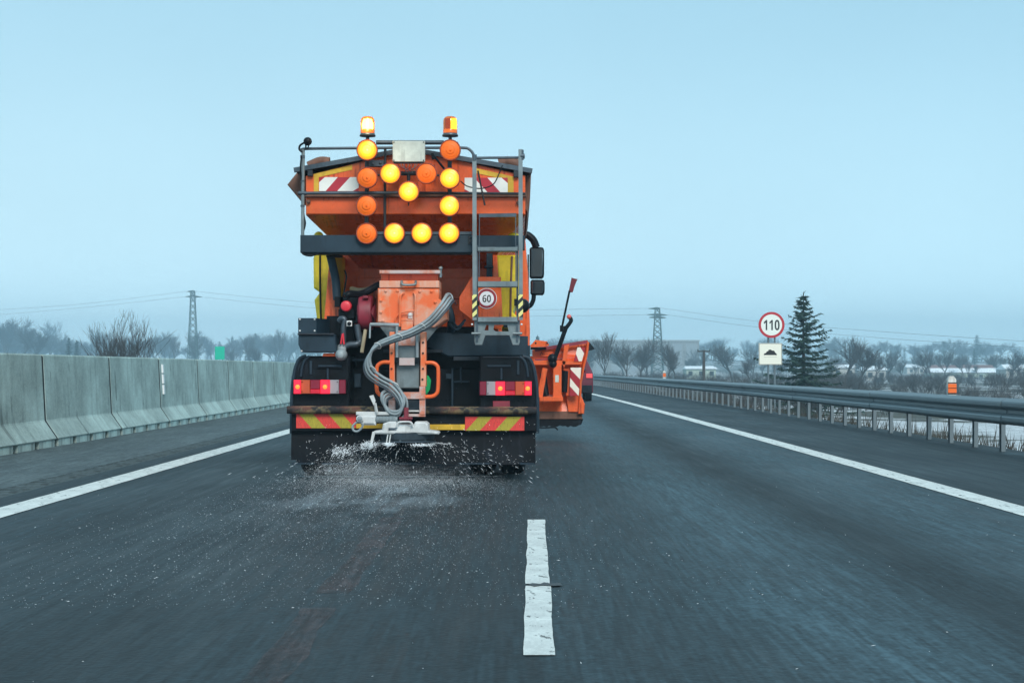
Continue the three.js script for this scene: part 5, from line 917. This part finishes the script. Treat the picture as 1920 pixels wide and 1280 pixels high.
// ---------------------------------------------------------------- salt: thrown, lying, bouncing
{
  const R = rng(404), gauss = () => (R() + R() + R() - 1.5) / 1.5, grain = new THREE.OctahedronGeometry(1, 0), saltM = paint(0.86, 0.88, 0.90, { roughness: 0.6 });
  const C = P(764, 825, 16.3), list = [];
  const add = (p, v, r, l) => { const q = new THREE.Quaternion().setFromUnitVectors(V(0, 1, 0), v.clone().normalize()); list.push(new THREE.Matrix4().compose(p, q, V(r, r * l, r))); };
  for (let k = 0; k < 1300; k++) {                         // fan leaving the disc to the rear and to both sides
    const a = Math.PI * (-0.08 + 1.16 * R()), sp = 2.2 + 3.6 * R(), v = V(Math.cos(a) * sp, 0.1 - 0.9 * R(), Math.sin(a) * sp * 0.55), t = R() ** 1.4 * 0.36, p = C.clone().add(V(Math.cos(a) * 0.24, -0.02, Math.sin(a) * 0.16)).addScaledVector(v, t); p.y -= 4.9 * t * t;
    v.y -= 9.8 * t; if (p.y > 0.01) add(p, v, 0.0008 + 0.0018 * R() ** 4, 4 + 8 * R());
  }
  for (const [x, y, n, sx, sy, d] of [[642, 846, 420, 40, 18, 16.05], [690, 835, 420, 26, 13, 16.0], [728, 833, 260, 15, 5, 15.95], [790, 834, 240, 34, 4, 16.0]]) for (let k = 0; k < n; k++) {  // clumps flung off the vanes
    const u = gauss(), w = gauss(), p = P(x + sx * u, y + sy * w + 0.25 * sx * u * (x < 700 ? -0.3 : 0), d + gauss() * 0.12); if (p.y > 0.01) add(p, V(x < 740 ? -1 : 0.8, -0.6 - 0.5 * R(), 0.2), 0.0009 + 0.0022 * R() ** 3, 2 + 5 * R());
  }
  for (let k = 0; k < 160; k++) { const p = P(548 + 460 * R(), 790 + 95 * R(), 15.6 + R()); if (p.y > 0.02) add(p, V(gauss(), gauss() - 0.4, gauss()), 0.0008 + 0.0014 * R() ** 2, 3 + 7 * R()); }
  for (let k = 0; k < 24000; k++) {                        // fine salt dust low behind the disc
    const u = gauss(), a = R() < 0.35, p = V(C.x + (a ? -0.45 : -0.05) + u * (a ? 0.6 : 1.25), Math.abs(gauss()) * 0.22 * (1.15 - Math.abs(u) * 0.6) + 0.01 + (a ? 0.10 : 0), C.z + 0.1 + 1.6 * R() ** 1.6);
    add(p, V(u + 0.2 * gauss(), -0.5 + 0.3 * gauss(), 0.8), 0.0003 + 0.0004 * R(), 3 + 6 * R());
  }
  const air = new THREE.InstancedMesh(grain, saltM, list.length); list.forEach((m, i) => air.setMatrixAt(i, m)); air.name = 'salt_spray'; tag(air, 'white salt grains flying off the spinning disc behind the truck', 'salt'); air.userData.kind = 'stuff'; scene.add(air);
  list.length = 0;
  for (let k = 0; k < 34000; k++) {                         // grains on the asphalt behind the truck
    const d = 17.2 - 9.5 * R() ** 3.2, x = -1.25 + gauss() * (1.3 + (17 - d) * 0.22); add(V(x, 0.003 + (R() < 0.12 ? 0.15 * R() * R() : 0), -d), V(gauss(), 0.25 * gauss(), gauss() + 0.5), 0.0004 + 0.0004 * R() + 0.0012 * R() ** 14, 2 + 4 * R());
  }
  for (let k = 0; k < 260; k++) { const d = 5.6 + 12 * R(), x = (R() - 0.5) * 7.2; add(V(x, 0.002 + (R() < 0.25 ? 0.1 * R() : 0), -d), V(gauss(), 0.4 * gauss(), gauss()), 0.0005 + 0.0009 * R() ** 2, 3 + 7 * R()); }
  const lie = new THREE.InstancedMesh(grain, saltM, list.length); list.forEach((m, i) => lie.setMatrixAt(i, m)); lie.name = 'scattered_salt'; tag(lie, 'salt grains scattered over the asphalt behind the truck', 'salt'); lie.userData.kind = 'stuff'; scene.add(lie);
}
{ // dead grass and stalks along the foot of the guardrail
  const R = rng(505), blade = new THREE.ConeGeometry(0.006, 1, 3, 1).translate(0, 0.5, 0), N = 3600, im = new THREE.InstancedMesh(blade, paint(0.055, 0.05, 0.04, { roughness: 0.95 }), N), e = new THREE.Euler();
  for (let k = 0; k < N; k++) { const d = 17 + 90 * R() ** 1.4, x = 6.78 + bendX(d) + 3.2 * R() ** 1.5, z = -d, h = 0.12 + 0.38 * R() ** 2; e.set((R() - 0.5) * 1.1, R() * 6, (R() - 0.5) * 1.1); im.setMatrixAt(k, new THREE.Matrix4().compose(V(x, groundY(x, z) - 0.02, z), new THREE.Quaternion().setFromEuler(e), V(1 + R(), h, 1 + R()))); }
  im.name = 'dry_grass'; tag(im, 'dead brown grass along the foot of the guardrail', 'grass'); im.userData.kind = 'stuff'; scene.add(im);
}
renderer.render(scene, camera);
